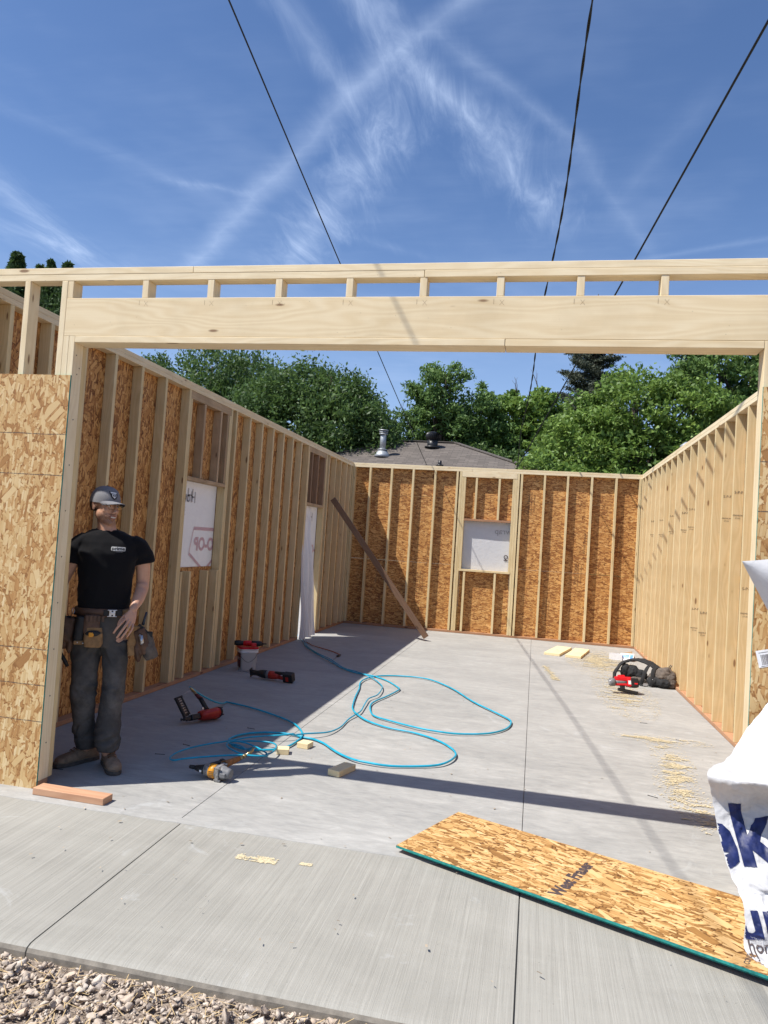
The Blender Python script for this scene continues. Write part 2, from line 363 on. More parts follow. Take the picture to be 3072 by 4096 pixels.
# ================================================================ SETTING
# ground sheet, reaching the horizon, with gravel colours near the drive and grass beyond
gm, t, b = mat('ground_soil_and_grass', .95, spec=.2)
tc = t.node('ShaderNodeTexCoord').outputs['Object']; _, gy, _ = t.sep(tc)
gr = t.ramp(t.noise(tc, 40., 5, .7), [(.3, (.10, .075, .055)), (.5, (.30, .24, .19)), (.7, (.50, .43, .36))])
gs = t.ramp(t.noise(tc, 3., 5, .7), [(.3, (.03, .06, .015)), (.7, (.09, .15, .04))])
t.put(b.inputs['Base Color'], t.mix(t.mapr(t.math('ADD', gy, t.noise(tc, 1.)), 10.2, 11.0), gr, gs)); t.put(b.inputs['Normal'], t.bump(t.noise(tc, 60., 4, .7), .8, .02))
bm = bmesh.new(); v = [bm.verts.new(p) for p in ((-1500, -1500, -.067), (1500, -1500, -.067), (1500, 1500, -.067), (-1500, 1500, -.067))]; bm.faces.new(v)
tag(obj('ground', bm, gm), 'gravelly ground running out to grass', kind='structure')

XL, XR, D = -.70, 4.45, 9.478; W = .089
bm = bmesh.new()                                                       # floor slab in three sawn panels, and below the saw cuts solid concrete
xs = [XL - .10, .950, 2.729, XR + .10]; ycut = 3.86
for i in range(3):
    x0 = xs[i] + (.0016 if i else 0); x1 = xs[i + 1] - (.0016 if i < 2 else 0)
    bx(bm, x0, x1, -.095, D + .10, -.12, 0., .0015)
bx(bm, XL - .11, XR + .11, -.09, D + .11, -.16, -.03)
tag(obj('floor_slab', bm, M_slab), 'smooth concrete garage floor with two long saw cuts', kind='structure')
bm = bmesh.new()                                                       # mortar strip between slab and drive
n = 120; top = []
for i in range(n + 1):
    x = XL - .6 + (XR - XL + 1.2) * i / n; top.append((x, -.160 + .0025 * math.sin(i * .9) + rnd.uniform(-.0015, .0015)))
vs0 = [bm.verts.new((x, y, -.0032)) for x, y in top]; vs1 = [bm.verts.new((x, -.097, .0005)) for x, y in top]; vs2 = [bm.verts.new((x, y - .004, -.02)) for x, y in top]
for i in range(n): bm.faces.new((vs0[i], vs0[i + 1], vs1[i + 1], vs1[i])); bm.faces.new((vs2[i], vs2[i + 1], vs0[i + 1], vs0[i]))
M_strip = concrete_mat('patched_concrete'); tag(obj('slab_edge_strip', bm, M_strip), 'rough strip of mortar along the slab edge', kind='structure')
# driveway apron: three panels falling gently away from the slab
bm = bmesh.new(); xs = [-3.2, .975, 2.731, 7.5]
for i in range(3):
    x0 = xs[i] + (.0032 if i else 0); x1 = xs[i + 1] - (.0032 if i < 2 else 0)
    prof = [(-.10, -.13), (-.10, -.004), (-1.30, -.022), (-1.325, -.024), (-1.343, -.031), (-1.350, -.045), (-1.352, -.2)]
    r0 = [(x0, y, z) for y, z in prof]; r1 = [(x1, y, z) for y, z in prof]
    A_ = [bm.verts.new(p) for p in r0]; B_ = [bm.verts.new(p) for p in r1]
    for k in range(len(prof) - 1):
        f = bm.faces.new((A_[k], B_[k], B_[k + 1], A_[k + 1])); f.material_index = 1 if k >= 4 else 0
    bm.faces.new(A_); bm.faces.new(B_[::-1])
bx(bm, -3.1, 7.4, -1.345, -.11, -.2, -.05, mi=1)
for x in (.975, 2.731): bm.faces.new([bm.verts.new(p) for p in ((x - .006, -1.344, -.040), (x + .006, -1.344, -.040), (x + .006, -.101, -.013), (x - .006, -.101, -.013))])
tag(obj('driveway_apron', bm, [M_apron, M_edgeconc]), 'broom finished concrete apron in front of the garage', kind='structure')

# gravel: crushed stone in front of the drive
def ico(sub):
    bm = bmesh.new(); bmesh.ops.create_icosphere(bm, subdivisions=sub, radius=1.); bm.verts.ensure_lookup_table()
    V = np.array([v.co[:] for v in bm.verts]); F = np.array([[v.index for v in f.verts] for f in bm.faces]); bm.free(); return V, F
G = np.random.default_rng(3)
gv, t, b = mat('crushed_stone', .9, spec=.25)
oi = t.node('ShaderNodeNewGeometry').outputs['Random Per Island']; tc = t.node('ShaderNodeTexCoord').outputs['Object']
c = t.ramp(oi, [(0, (.27, .20, .15)), (.25, (.42, .335, .26)), (.5, (.53, .43, .34)), (.72, (.50, .37, .265)), (.86, (.60, .52, .43)), (1, (.36, .30, .26))])
n1 = t.noise(tc, 90., 5, .7); c = t.mix(t.mapr(n1, .35, .7, 0, .55), c, (.56, .51, .45, 1)); t.put(b.inputs['Base Color'], c); t.put(b.inputs['Normal'], t.bump(n1, .8, .004))
def stones(n, smin, smax, sub, area, z, seed, power=2.2):
    g = np.random.default_rng(seed); V0, F0 = ico(sub); k = len(V0)
    x = g.uniform(area[0], area[1], n); y = g.uniform(area[2], area[3], n); s = smin + (smax - smin) * g.random(n) ** power
    A = g.normal(size=(n, 3, 3)); Q, _ = np.linalg.qr(A); sc = g.uniform(.6, 1.15, (n, 1, 3)) * s[:, None, None]
    dv = V0[None] * (1.25 + g.normal(0, .05, (n, k, 1)))
    for _ in range(16):                                                   # chop facets off, as crushed rock breaks
        pn = g.normal(size=(n, 1, 3)); pn /= np.linalg.norm(pn, axis=2, keepdims=True); ex = np.maximum(0, (dv * pn).sum(2, keepdims=True) - g.uniform(.25, .62, (n, 1, 1))); dv = dv - ex * pn
    dv = dv * sc
    V = np.einsum('nij,nkj->nki', Q, dv); V[:, :, 2] *= .8
    V += np.stack([x, y, z + s * g.uniform(.1, .55, n)], 1)[:, None]
    F = F0[None] + (np.arange(n) * k)[:, None, None]; return V.reshape(-1, 3), F.reshape(-1, 3)
ZG = -.060
parts = [stones(4200, .018, .044, 2, (-2.2, 3.6, -2.9, -1.385), ZG, 1, 1.5), stones(24000, .010, .026, 1, (-2.8, 4.4, -3.4, -1.37), ZG, 2, 1.2), stones(30000, .005, .012, 1, (-2.4, 4.0, -3.0, -1.36), ZG, 5, 1.)]
V = np.concatenate([p[0] for p in parts]); o = 0; Fs = []
for p in parts: Fs.append(p[1] + o); o += len(p[0])
tag(mesh_np('gravel', V, np.concatenate(Fs), gv), 'loose crushed stone along the front of the concrete drive', 'gravel', kind='stuff')
# straw-like bits among the stones
n = 1500; c0 = np.stack([G.uniform(-2, 3.5, n), -1.38 - np.abs(G.normal(0, .35, n)), G.uniform(-.050, -.034, n)], 1); a = G.uniform(0, math.pi, n); l = G.uniform(.01, .035, n)
dx = np.stack([np.cos(a), np.sin(a), G.uniform(-.2, .4, n)], 1) * l[:, None]; wd = np.stack([-np.sin(a), np.cos(a), np.zeros(n)], 1) * .0012
V = np.stack([c0 - dx - wd, c0 + dx - wd, c0 + dx + wd, c0 - dx + wd], 1).reshape(-1, 3)
tag(mesh_np('dry_straw', V, np.arange(4 * n).reshape(-1, 4), plain('dry_straw', (.50, .36, .18), .8)), 'dry straw scraps lying among the gravel', 'straw', kind='stuff')

# ================================================================ FRAMED WALLS
def board(name, parent, x0, x1, y0, y1, z0, z1, m, bev=.0018, bow=0.):
    """one length of lumber; UV u runs along its longest side in metres"""
    bm = bmesh.new(); bx(bm, x0, x1, y0, y1, z0, z1, bev); uvl = bm.loops.layers.uv.new('UVMap')
    dims = (x1 - x0, y1 - y0, z1 - z0); ax = dims.index(max(dims)); cen = Vector(((x0 + x1) / 2, (y0 + y1) / 2, (z0 + z1) / 2))
    for f in bm.faces:
        f.normal_update(); n_ = [abs(c) for c in f.normal]; na = n_.index(max(n_)); other = [k for k in range(3) if k != ax and k != na]
        oa = other[0] if other else (ax + 1) % 3; sgn = 1 if f.normal[na] > 0 else -1
        for l in f.loops:
            co = l.vert.co
            if na == ax: l[uvl].uv = (co[(ax + 1) % 3] * .3, co[(ax + 2) % 3])
            else: l[uvl].uv = (co[ax], co[oa] + (.31 * na + .17 * sgn))
    bmesh.ops.translate(bm, vec=-cen, verts=bm.verts)
    o = obj(name, bm, m, parent); o.location = cen; return o
def panel(name, parent, x0, x1, y0, y1, z0, z1, m, edge=None):
    """a sheet of board; UVs in metres on its two wide faces"""
    bm = bmesh.new(); bx(bm, x0, x1, y0, y1, z0, z1); uvl = bm.loops.layers.uv.new('UVMap'); dims = (x1 - x0, y1 - y0, z1 - z0); th = dims.index(min(dims)); a, b_ = [k for k in range(3) if k != th]
    for f in bm.faces:
        f.normal_update(); n_ = [abs(c) for c in f.normal]
        f.material_index = 0 if n_.index(max(n_)) == th else 1
        for l in f.loops: l[uvl].uv = (l.vert.co[a], l.vert.co[b_])
    return obj(name, bm, [m, edge or M_osbedge], parent)
PT = .038
# --- left wall: its frame runs along Y at X in [XL-W, XL]
LW = thing('framed_wall', 'long shaded stud wall on the left with a window opening, a doorway and house wrap behind', 'wall', (XL, 0, 0))
def lb(name, y0, y1, z0, z1, m=M_stud, x0=-W, x1=0.): return board(name, LW, x0, x1, y0, y1, z0, z1, m)
HS = 2.998
lb('bottom_plate', .09, 6.80, .002, PT, M_sill); lb('bottom_plate', 7.67, D, .002, PT, M_sill)
for a, b_ in ((0.0, 3.93), (3.933, D + W)): lb('top_plate', a, b_, HS - PT, HS, M_header)
for a, b_ in ((0.0, 2.46), (2.463, 6.1), (6.103, D + W)): lb('top_plate', a, b_, HS - 2 * PT - .001, HS - PT - .001, M_header)
SZ0, SZ1 = PT + .001, HS - 2 * PT - .002
for y in (.04, .34, .75, 1.153, 1.56, 1.97, 2.39, 4.03, 4.44, 4.84, 5.235, 5.63, 6.02, 6.41, 7.91, 8.30, 8.66, 9.045, 9.33, D - .002): lb('stud', y - .038, y, SZ0, SZ1)
for y in (2.868, 3.89, 6.755, 7.75): lb('stud', y - .038, y, SZ0, SZ1)
for y in (2.907, 3.851): lb('trimmer', y - .038, y, SZ0, 2.838)
lb('trimmer', 6.757, 6.795, SZ0, 2.838); lb('trimmer', 7.672, 7.711, SZ0, 2.838)
lb('header', 2.870, 3.851, 2.84, SZ1 - .001, M_weath, -W, -.004); lb('header', 6.757, 7.711, 2.84, SZ1 - .001, M_weath, -W, -.004)
lb('window_head', 2.908, 3.812, 2.03, 2.068, M_weath, -W, .004); lb('window_sill', 2.908, 3.812, 1.115, 1.153, M_weath, -W, .006)
lb('door_head', 6.796, 7.672, 2.03, 2.068, M_weath, -W, .004)
for y in (3.22, 3.62, 3.80): lb('cripple', y - .038, y, 2.07, 2.838, M_weath)
for y in (6.98, 7.30, 7.65): lb('cripple', y - .045, y, 2.07, 2.838, M_brown)
for y in (2.96, 3.15, 3.56, 3.80): lb('cripple', y - .038, y, SZ0, 1.113)
# sheathing on the far side
xs0, xs1 = -W - .0125, -W - .0015
for i, (y0, y1) in enumerate(((-.01, 1.21), (1.213, 2.433), (2.436, 2.898), (3.822, 5.0), (5.003, 6.22), (6.223, 6.786), (7.682, 8.66), (8.663, D + .1))):
    panel('sheathing', LW, xs0, xs1, y0, y1, -.03, 1.83, M_osb_v); panel('sheathing', LW, xs0, xs1, y0, y1, 1.8308, HS - .004, M_osb_v)
panel('sheathing', LW, xs0, xs1, 2.899, 3.821, -.03, 1.15, M_osb_v); panel('sheathing', LW, xs0, xs1, 2.899, 3.821, 2.034, HS - .004, M_osb_v)
panel('sheathing', LW, xs0, xs1, 6.787, 7.681, 2.034, HS - .004, M_osb_v)
# --- wrap material: thin white cloth that lets light through
wm, t, b = mat('white_house_wrap', .45, (.86, .86, .88), spec=.35)
tc = t.node('ShaderNodeTexCoord').outputs['Object']
n1 = t.noise(tc, 14., 4, .6, .8); n2 = t.noise(tc, 260., 2, .5)
t.put(b.inputs['Base Color'], t.mix(t.mapr(n1, .3, .7, 0, .5), (.64, .64, .65, 1), (.55, .55, .57, 1)))
t.put(b.inputs['Normal'], t.bump(t.math('ADD', n1, t.math('MULTIPLY', n2, .12)), .35, .012))
tr = t.node('ShaderNodeBsdfTranslucent'); tr.inputs[0].default_value = (.85, .84, .86, 1); mx = t.node('ShaderNodeMixShader'); mx.inputs[0].default_value = .05
out = wm.node_tree.nodes['Material Output']; t.l.new(b.outputs[0], mx.inputs[1]); t.l.new(tr.outputs[0], mx.inputs[2]); t.l.new(mx.outputs[0], out.inputs[0])
wm2 = wm.copy(); wm2.name = 'thin_house_wrap'
for q in wm.node_tree.nodes:
    if q.type == 'MIX' and q.data_type == 'RGBA': q.inputs[6].default_value = (.56, .56, .565, 1); q.inputs[7].default_value = (.45, .45, .46, 1)
wm2.node_tree.nodes['Mix Shader'].inputs[0].default_value = .09
def wrap_sheet(name, parent, f, nu, nv, m, thick=.0008):
    bm = bmesh.new(); g = [[bm.verts.new(f(i / nu, j / nv)) for i in range(nu + 1)] for j in range(nv + 1)]
    for j in range(nv):
        for i in range(nu): q = bm.faces.new((g[j][i], g[j][i + 1], g[j + 1][i + 1], g[j + 1][i])); q.smooth = True
    return obj(name, bm, m, parent, True)
xw = -W - .016
wl = wrap_sheet('house_wrap', LW, lambda u, v: (xw + .004 * math.sin(9 * u + 5 * v) * math.sin(3.1 * u) * math.sin(3.1 * v), 2.86 + u * 1.0, 1.08 + v * 1.02), 16, 16, wm2)
text_obj('printed_text', 'Home', .20, frame((xw + .006, 3.02, 1.885), (0, -1, 0), (0, 0, 1)) , M_greyink, LW, mirror=False)
for o in (LW.children[-1],): o.parent = wl
def flip_text(s, size, y, z, m, parent, x=xw + .006, bold=0.):
    """print on the outer face, seen reversed from inside: it reads along +Y... towards the right from outside"""
    return text_obj('printed_text', s, size, frame((x, y, z), (0, 1, 0), (0, 0, 1)), m, parent, mirror=True, bold=bold)
bpy.data.objects.remove(wl.children[0])
flip_text('Home', .165, 3.12, 1.87, M_greyink, wl, bold=.002); flip_text('CO-OP', .19, 3.67, 1.385, M_redink, wl, bold=.008)
for z_, w_ in ((1.76, .16), (1.735, .17), (1.69, .15)): flip_text('technical building wrap', .022, 3.02, z_, M_greyink, wl)
# the shield outline round the red letters
bm = bmesh.new(); shp = [(3.34, 1.555), (3.86, 1.555), (3.86, 1.20), (3.72, 1.115), (3.60, 1.13), (3.30, 1.27)]
def ribbon(bm, pts, wdt, x):
    for (y0, z0), (y1, z1) in zip(pts[:-1], pts[1:]):
        d = Vector((y1 - y0, z1 - z0)).normalized(); nn = Vector((-d.y, d.x)) * wdt / 2
        bm.faces.new([bm.verts.new((x, y, z)) for y, z in ((y0 + nn.x, z0 + nn.y), (y1 + nn.x, z1 + nn.y), (y1 - nn.x, z1 - nn.y), (y0 - nn.x, z0 - nn.y))])
ribbon(bm, [(3.84, 1.555), (3.34, 1.555)], .035, xw + .006); ribbon(bm, [(3.335, 1.56), (3.265, 1.30)], .012, xw + .0062); ribbon(bm, [(3.265, 1.29), (3.60, 1.12)], .03, xw + .006); ribbon(bm, [(3.70, 1.135), (3.84, 1.22)], .03, xw + .006)
obj('printed_shield', bm, M_redink, wl)
# doorway: wrap slit on the far side and hanging in folds
def dw(u, v):
    y = 6.72 + u * (.58 + .05 * (1 - v)); z = .02 + v * 2.06; fold = (1 - v) ** .8
    x = xw + fold * (.10 + .07 * math.sin(u * 14 + v * 2) + .03 * math.sin(u * 31)) + .01 * math.sin(v * 11 + u * 3)
    return (x + .05 * fold, y, z)
wd_ = wrap_sheet('house_wrap', LW, dw, 36, 30, wm2)
wd2 = wrap_sheet('house_wrap', LW, lambda u, v: (xw + .003 * math.sin(u * 8), 7.28 + u * .42, 2.09 - v * (1.18 - .9 * (1 - u) ** 2 + .55 * (1 - u))), 14, 20, wm2)
flip_text('Homewrap', .19, 7.02, 1.86, M_greyink, wd2, bold=.002); flip_text('CO-OP', .19, 7.66, 1.35, M_redink, wd2, x=xw + .007, bold=.006)
for o in wd2.children[1:]: pass

# --- right wall
RW = thing('framed_wall', 'sunlit stud wall on the right, its pale studs closely ranked with no openings', 'wall', (XR, 0, 0))
def rb(name, y0, y1, z0, z1, m=M_stud, x0=0., x1=W): return board(name, RW, x0, x1, y0, y1, z0, z1, m)
rb('bottom_plate', .09, D, .002, PT, M_sill)
for a, b_ in ((0.0, 4.87), (4.873, D + W)): rb('top_plate', a, b_, HS - PT, HS, M_header)
for a, b_ in ((0.0, 3.66), (3.663, D + W)): rb('top_plate', a, b_, HS - 2 * PT - .001, HS - PT - .001, M_header)
ys = [.13, .22] + [.60 + .4064 * k for k in range(6)] + [3.03, 3.42, 3.82, 4.21, 4.60, 5.02, 5.43, 5.86, 6.26, 6.69, 7.10, 7.52, 7.92, 8.33, 8.74, 9.14, D - .03]
RS = []
for k, y in enumerate(ys): RS.append(rb('stud', y - .038 - (.002 if k % 3 else 0), y, SZ0, SZ1))
for i, (y0, y1) in enumerate([(-.01 + 1.223 * k, min(-.01 + 1.223 * k + 1.22, D + .1)) for k in range(8)]):
    panel('sheathing', RW, W + .0015, W + .0125, y0, y1, -.03, 1.83, M_osb_v); panel('sheathing', RW, W + .0015, W + .0125, y0, y1, 1.8308, HS - .004, M_osb_v)
for k, (yi, z) in enumerate(((9, 2.16), (10, 2.15), (14, 2.12), (15, 2.10), (17, 2.10), (19, 2.08), (13, .98), (12, .97), (21, 2.1), (8, 1.3))):
    st = RS[yi]; y = ys[yi] - .0405
    for s_, dz, sz in (('S-P-F', .04, .035), ('PREMIUM', -.17, .020), ('STUD', -.195, .018)):
        tx = text_obj('grade_stamp', s_, sz, frame((W / 2 - st.location.x, y - st.location.y, z + dz - st.location.z), (1, 0, 0), (0, 0, 1)), M_ink, st)

# --- back wall: frame along X at Y in [D, D+W], butted between the side walls
BW = thing('framed_wall', 'back stud wall of orange strand board with one square wrapped window opening', 'wall', (0, D, 0))
def bb(name, x0, x1, z0, z1, m=M_stud, y0=0., y1=W): return board(name, BW, x0, x1, y0, y1, z0, z1, m)
bb('bottom_plate', XL + .001, XR - .001, .002, PT, M_sill)
bb('top_plate', XL + .001, 2.14, HS - PT - .003, HS - .003, M_header); bb('top_plate', 2.143, XR - .001, HS - PT - .003, HS - .003, M_header)
bb('top_plate', XL + .001, 1.52, HS - 2 * PT - .004, HS - PT - .004, M_header); bb('top_plate', 1.523, XR - .001, HS - 2 * PT - .004, HS - PT - .004, M_header)
SB = HS - 2 * PT - .005
for x in (XL + .022, -.37, .037, .443, .85, 1.256, 2.41, 2.81, 3.21, 3.62, 4.03, XR - .022): bb('stud', x - .019, x + .019, SZ0, SB)
for x in (1.318, 2.352): bb('stud', x - .019, x + .019, SZ0, SB)
for x in (1.358, 2.312): bb('trimmer', x - .019, x + .019, SZ0, 2.82)
for x in (1.397, 2.273): bb('trimmer', x - .019, x + .019, 1.156, 2.82)
bb('header', 1.340, 2.331, 2.822, SB - .001, M_header, -.003)
bb('window_head', 1.417, 2.253, 2.03, 2.066, M_sill, -.004); bb('window_sill', 1.378, 2.292, 1.118, 1.155, M_stud, -.006)
for x in (1.61, 2.02): bb('cripple', x - .019, x + .019, 2.068, 2.82)
for x in (1.48, 2.03): bb('cripple', x - .019, x + .019, SZ0, 1.116)
ya, yb = W + .0015, W + .0125
xs = [XL - .10, .46, 1.39, 2.28, 3.22, XR + .10]
for i in range(5):
    x0, x1 = xs[i] + .0015, xs[i + 1] - .0015
    if i == 2:
        panel('sheathing', BW, x0, x1, ya, yb, -.03, 1.15, M_osb_h); panel('sheathing', BW, x0, x1, ya, yb, 2.04, HS - .006, M_osb_h); continue
    panel('sheathing', BW, x0, x1, ya, yb, -.03, 1.215, M_osb_h); panel('sheathing', BW, x0, x1, ya, yb, 1.218, 2.43, M_osb_h); panel('sheathing', BW, x0, x1, ya, yb, 2.433, HS - .006, M_osb_h)
bw_w = wrap_sheet('house_wrap', BW, lambda u, v: (1.34 + u * .99, W + .016 + .003 * math.sin(7 * u + 4 * v), 1.1 + v * .99), 14, 14, wm2)
text_obj('printed_text', 'Homewrap', .15, frame((2.66, W + .0095, 1.87), (1, 0, 0), (0, 0, 1)), M_greyink, bw_w, mirror=True, align='LEFT')
tx = bw_w.children[0]
bm = bmesh.new()                                                        # little black pictogram: a round-headed figure over a bar
def disc(bm, cx, cz, r, y, a0=0, a1=2 * math.pi, n=18, r1=0.):
    ring = [(cx + math.cos(a0 + (a1 - a0) * k / n) * r, cz + math.sin(a0 + (a1 - a0) * k / n) * r) for k in range(n + 1)]
    inn = [(cx + math.cos(a0 + (a1 - a0) * k / n) * r1, cz + math.sin(a0 + (a1 - a0) * k / n) * r1) for k in range(n + 1)]
    for k in range(n):
        bm.faces.new([bm.verts.new((x, y, z)) for x, z in ((ring[k][0], ring[k][1]), (ring[k + 1][0], ring[k + 1][1]), (inn[k + 1][0], inn[k + 1][1]), (inn[k][0], inn[k][1]))])
disc(bm, 2.20, 1.415, .038, W + .0095, r1=.024); bm.faces.new([bm.verts.new((x, W + .0095, z)) for x, z in ((2.165, 1.368), (2.235, 1.368), (2.235, 1.350), (2.165, 1.350))])
bm.faces.new([bm.verts.new((x, W + .0095, z)) for x, z in ((2.19, 1.38), (2.21, 1.38), (2.21, 1.367), (2.19, 1.367))]); obj('printed_symbol', bm, M_ink, bw_w)
for x, z, rz_ in ((.78, 1.35, 1), (.62, .85, 1), (3.55, 1.75, 1), (3.42, 1.2, 1), (4.1, 1.9, 1), (-.15, 1.0, 1), (2.9, .55, 1), (2.55, 2.4, 1)):
    for k, (s_, sz) in enumerate((('West Fraser', .075), ('EXPOSURE 1  RATED SHEATHING', .028), ('CONSTRUCTION STRENGTH', .026))):
        text_obj('board_stamp', s_, sz, frame((x + k * .05, W + .0005, z), (0, 0, 1), (-1, 0, 0)), M_ink2, BW)

# --- front wall: big garage door opening
FW = thing('framed_wall', 'front garage wall frame with the wide door opening, long header and short cripple blocks', 'wall', (0, 0, 0))
def fb(name, x0, x1, z0, z1, m=M_header, y0=0., y1=W): return board(name, FW, x0, x1, y0, y1, z0, z1, m)
XO = 3.7434; ZT = 3.035; ZH = 2.628; HT = 2.854; xl, xr = XL - W, XR + W
fb('top_plate', xl, .72, ZT - PT, ZT); fb('top_plate', .722, xr, ZT - PT, ZT)
fb('top_plate', xl, 2.055, ZT - 2 * PT - .001, ZT - PT - .001, y0=.001); fb('top_plate', 2.058, xr, ZT - 2 * PT - .001, ZT - PT - .001, y0=-.001)
PB = ZT - 2 * PT - .002
fb('header', -.075, XO + .075, ZH, HT - .001, y1=.12)
fb('header_plate', .001, 2.50, ZH - PT, ZH - .001, y0=-.002, y1=.128); fb('header_plate', 2.503, XO - .001, ZH - PT, ZH - .002, y0=-.001, y1=.128)
for x in [-.057] + [.429 + .4064 * k for k in range(8)]:
    cr = fb('cripple', x - .019, x + .019, HT, PB, y0=.002)
    if 0 < x < XO:
        for s_, dx, dz in (('X', .012, -.055), ('I', -.03, -.05)): text_obj('pencil_mark', s_, .045, frame((dx, -cr.location.y - .0008, dz - (PB - HT) / 2 + .018), (1, 0, 0), (0, 0, 1)), M_ink2, cr, bold=-.0016)
for x in (-.095, XO + .095): fb('stud', x - .019, x + .019, SZ0, PB)
for x0 in (-.0755, -.0375): fb('trimmer', x0, x0 + .037, SZ0, ZH - .0005)
for x0 in (XO + .0005, XO + .0385): fb('trimmer', x0, x0 + .037, SZ0, ZH - .0005)
fb('jamb_stud', -.032, -.001, SZ0, ZH - PT - .001, M_stud, W + .001, W + .038)
for x in (-.345, XL - .068, XL - .02, 4.15, XR + .022, XR + .068): fb('stud', x - .019, x + .019, SZ0, PB)
fb('bottom_plate', xl, 0, .002, PT, M_sill); fb('bottom_plate', XO, xr, .002, PT, M_sill)
panel('sheathing', FW, xl - .011, .001, -.0125, -.0015, -.035, 2.392, M_osb_out, M_green)
panel('sheathing', FW, XO - .001, xr + .011, -.0125, -.0015, -.035, 2.40, M_osb_out, M_green)
for (x, z, r) in ((0, 2.30, 0),): pass
for x, z in [(-.02, .25 + .27 * k) for k in range(9)] + [(-.045, 2.52), (-.055, 2.45)]:
    text_obj('nail_head', 'o', .012, frame((-.0002 + .001, .045 + .018 * ((int(z * 100)) % 3 - 1), z), (0, 1, 0), (0, 0, 1)), M_ink, FW, bold=.0016)
# bar-code sticker on the board right of the opening
st = thing('barcode_label', 'white barcode sticker on the strand board right of the opening', 'sticker', (3.811, -.0135, 1.110), 0); st.rotation_euler = (0, R(-14), 0)
bm = bmesh.new(); bx(bm, -.045, .045, -.0008, 0, -.04, .04); obj('paper', bm, plain('white_paper', (.8, .8, .8), .6), st)
bm = bmesh.new(); xx = -.028
while xx < .03:
    w_ = rnd.choice((.001, .0018, .0026)); bx(bm, xx, xx + w_, -.0011, -.0007, -.03, .018); xx += w_ + rnd.choice((.001, .0018, .0024))
bx(bm, -.034, .03, -.0011, -.0007, .027, .0295); bx(bm, -.034, .02, -.0011, -.0007, -.0365, -.034); obj('barcode', bm, M_ink, st)

# ================================================================ BACKGROUND: neighbours' houses, trees
sm, t, b = mat('grey_brown_shingles', .9, spec=.2)
uv = t.node('ShaderNodeTexCoord').outputs['UV']
bk = t.node('ShaderNodeTexBrick'); t.put(bk.inputs[0], uv); bk.inputs['Color1'].default_value = (.105, .090, .078, 1); bk.inputs['Color2'].default_value = (.175, .150, .130, 1); bk.inputs['Mortar'].default_value = (.075, .065, .06, 1)
bk.inputs['Scale'].default_value = 1.; bk.inputs['Brick Width'].default_value = .30; bk.inputs['Row Height'].default_value = .14; bk.inputs['Mortar Size'].default_value = .011; bk.inputs['Bias'].default_value = -.1; bk.offset = .37
t.put(b.inputs['Base Color'], t.mix(t.math('MULTIPLY', t.noise(uv, 60., 3), .4), bk.outputs[0], (.13, .115, .105, 1))); t.put(b.inputs['Normal'], t.bump(bk.outputs['Fac'], -.5, .01))
M_stucco = plain('cream_stucco', (.55, .50, .42), .9, bump=.3)
M_galv = plain('galvanised_metal', (.36, .38, .40), .5, .5); M_blk = plain('black_metal', (.018, .018, .02), .4); M_rubber = plain('black_rubber', (.02, .02, .022), .75, bump=.2)
def hip_roof(parent, x0, x1, y0, y1, ze, slope, name='roof'):
    half = (y1 - y0) / 2; zr = ze + half * slope; A = [(x0, y0, ze), (x1, y0, ze), (x1, y1, ze), (x0, y1, ze)]; r0 = (x0 + half, y0 + half, zr); r1 = (x1 - half, y0 + half, zr)
    bm = bmesh.new(); uvl = bm.loops.layers.uv.new('UVMap')
    for f, along in (((A[0], A[1], r1, r0), 0), ((A[2], A[3], r0, r1), 0), ((A[1], A[2], r1), 1), ((A[3], A[0], r0), 1)):
        q = bm.faces.new([bm.verts.new(p) for p in f])
        for l in q.loops: co = l.vert.co; l[uvl].uv = ((co.x if along == 0 else co.y), (co.z - ze) * math.hypot(1, slope) / slope)
    q = bm.faces.new([bm.verts.new(p) for p in A[::-1]]); q.material_index = 1
    bx(bm, x0, x1, y0 - .02, y0, ze - .18, ze + .01, mi=1); bx(bm, x0, x1, y1, y1 + .02, ze - .18, ze + .01, mi=1); bx(bm, x0 - .02, x0, y0, y1, ze - .18, ze + .01, mi=1); bx(bm, x1, x1 + .02, y0, y1, ze - .18, ze + .01, mi=1)
    rf = obj(name, bm, [sm, M_white], parent)
    bm = bmesh.new()                                                    # ridge and hip caps
    for a, b_ in ((r0, r1), (r1, A[1]), (r0, A[0])):
        a = Vector(a); b_ = Vector(b_); n_ = int((b_ - a).length / .2)
        for k in range(n_):
            p = a.lerp(b_, (k + .5) / n_); d = (b_ - a).normalized(); s_ = d.cross(Vector((0, 0, 1))).normalized(); u_ = s_.cross(d)
            if u_.z < 0: u_ = -u_
            Mx = Matrix(((d.x, s_.x, u_.x, p.x), (d.y, s_.y, u_.y, p.y), (d.z, s_.z, u_.z, p.z), (0, 0, 0, 1)))
            bx(bm, -.11, .12, -.13, .13, -.01, .022, rot=Mx)
    obj('ridge_cap', bm, plain('dark_shingle_cap', (.11, .095, .085), .9), rf); return rf
M_white = plain('white_paint', (.75, .75, .73), .5)
HO = thing('house', 'neighbouring house behind the back wall with a grey brown hipped shingle roof', 'house', (0, 0, -.15))
bm = bmesh.new(); bx(bm, -6.0, 4.1, 16.1, 24.2, 0, 3.22); obj('wall', bm, M_stucco, HO)
ze = 3.10 + .15; rf = hip_roof(HO, -6.45, 4.62, 15.5, 24.8, ze, .4)
def zroof(y): return ze + (y - 15.5) * .4
bm = bmesh.new()                                                        # turbine vent: neck, finned ball
x, y = -.71, 19.45; z = zroof(y)
add_tube(bm, [(x, y, z - .1), (x, y, z + .24)], .17, 20); add_tube(bm, [(x, y, z - .02), (x, y + .0, z + .03)], .25, 20)
nf = 22
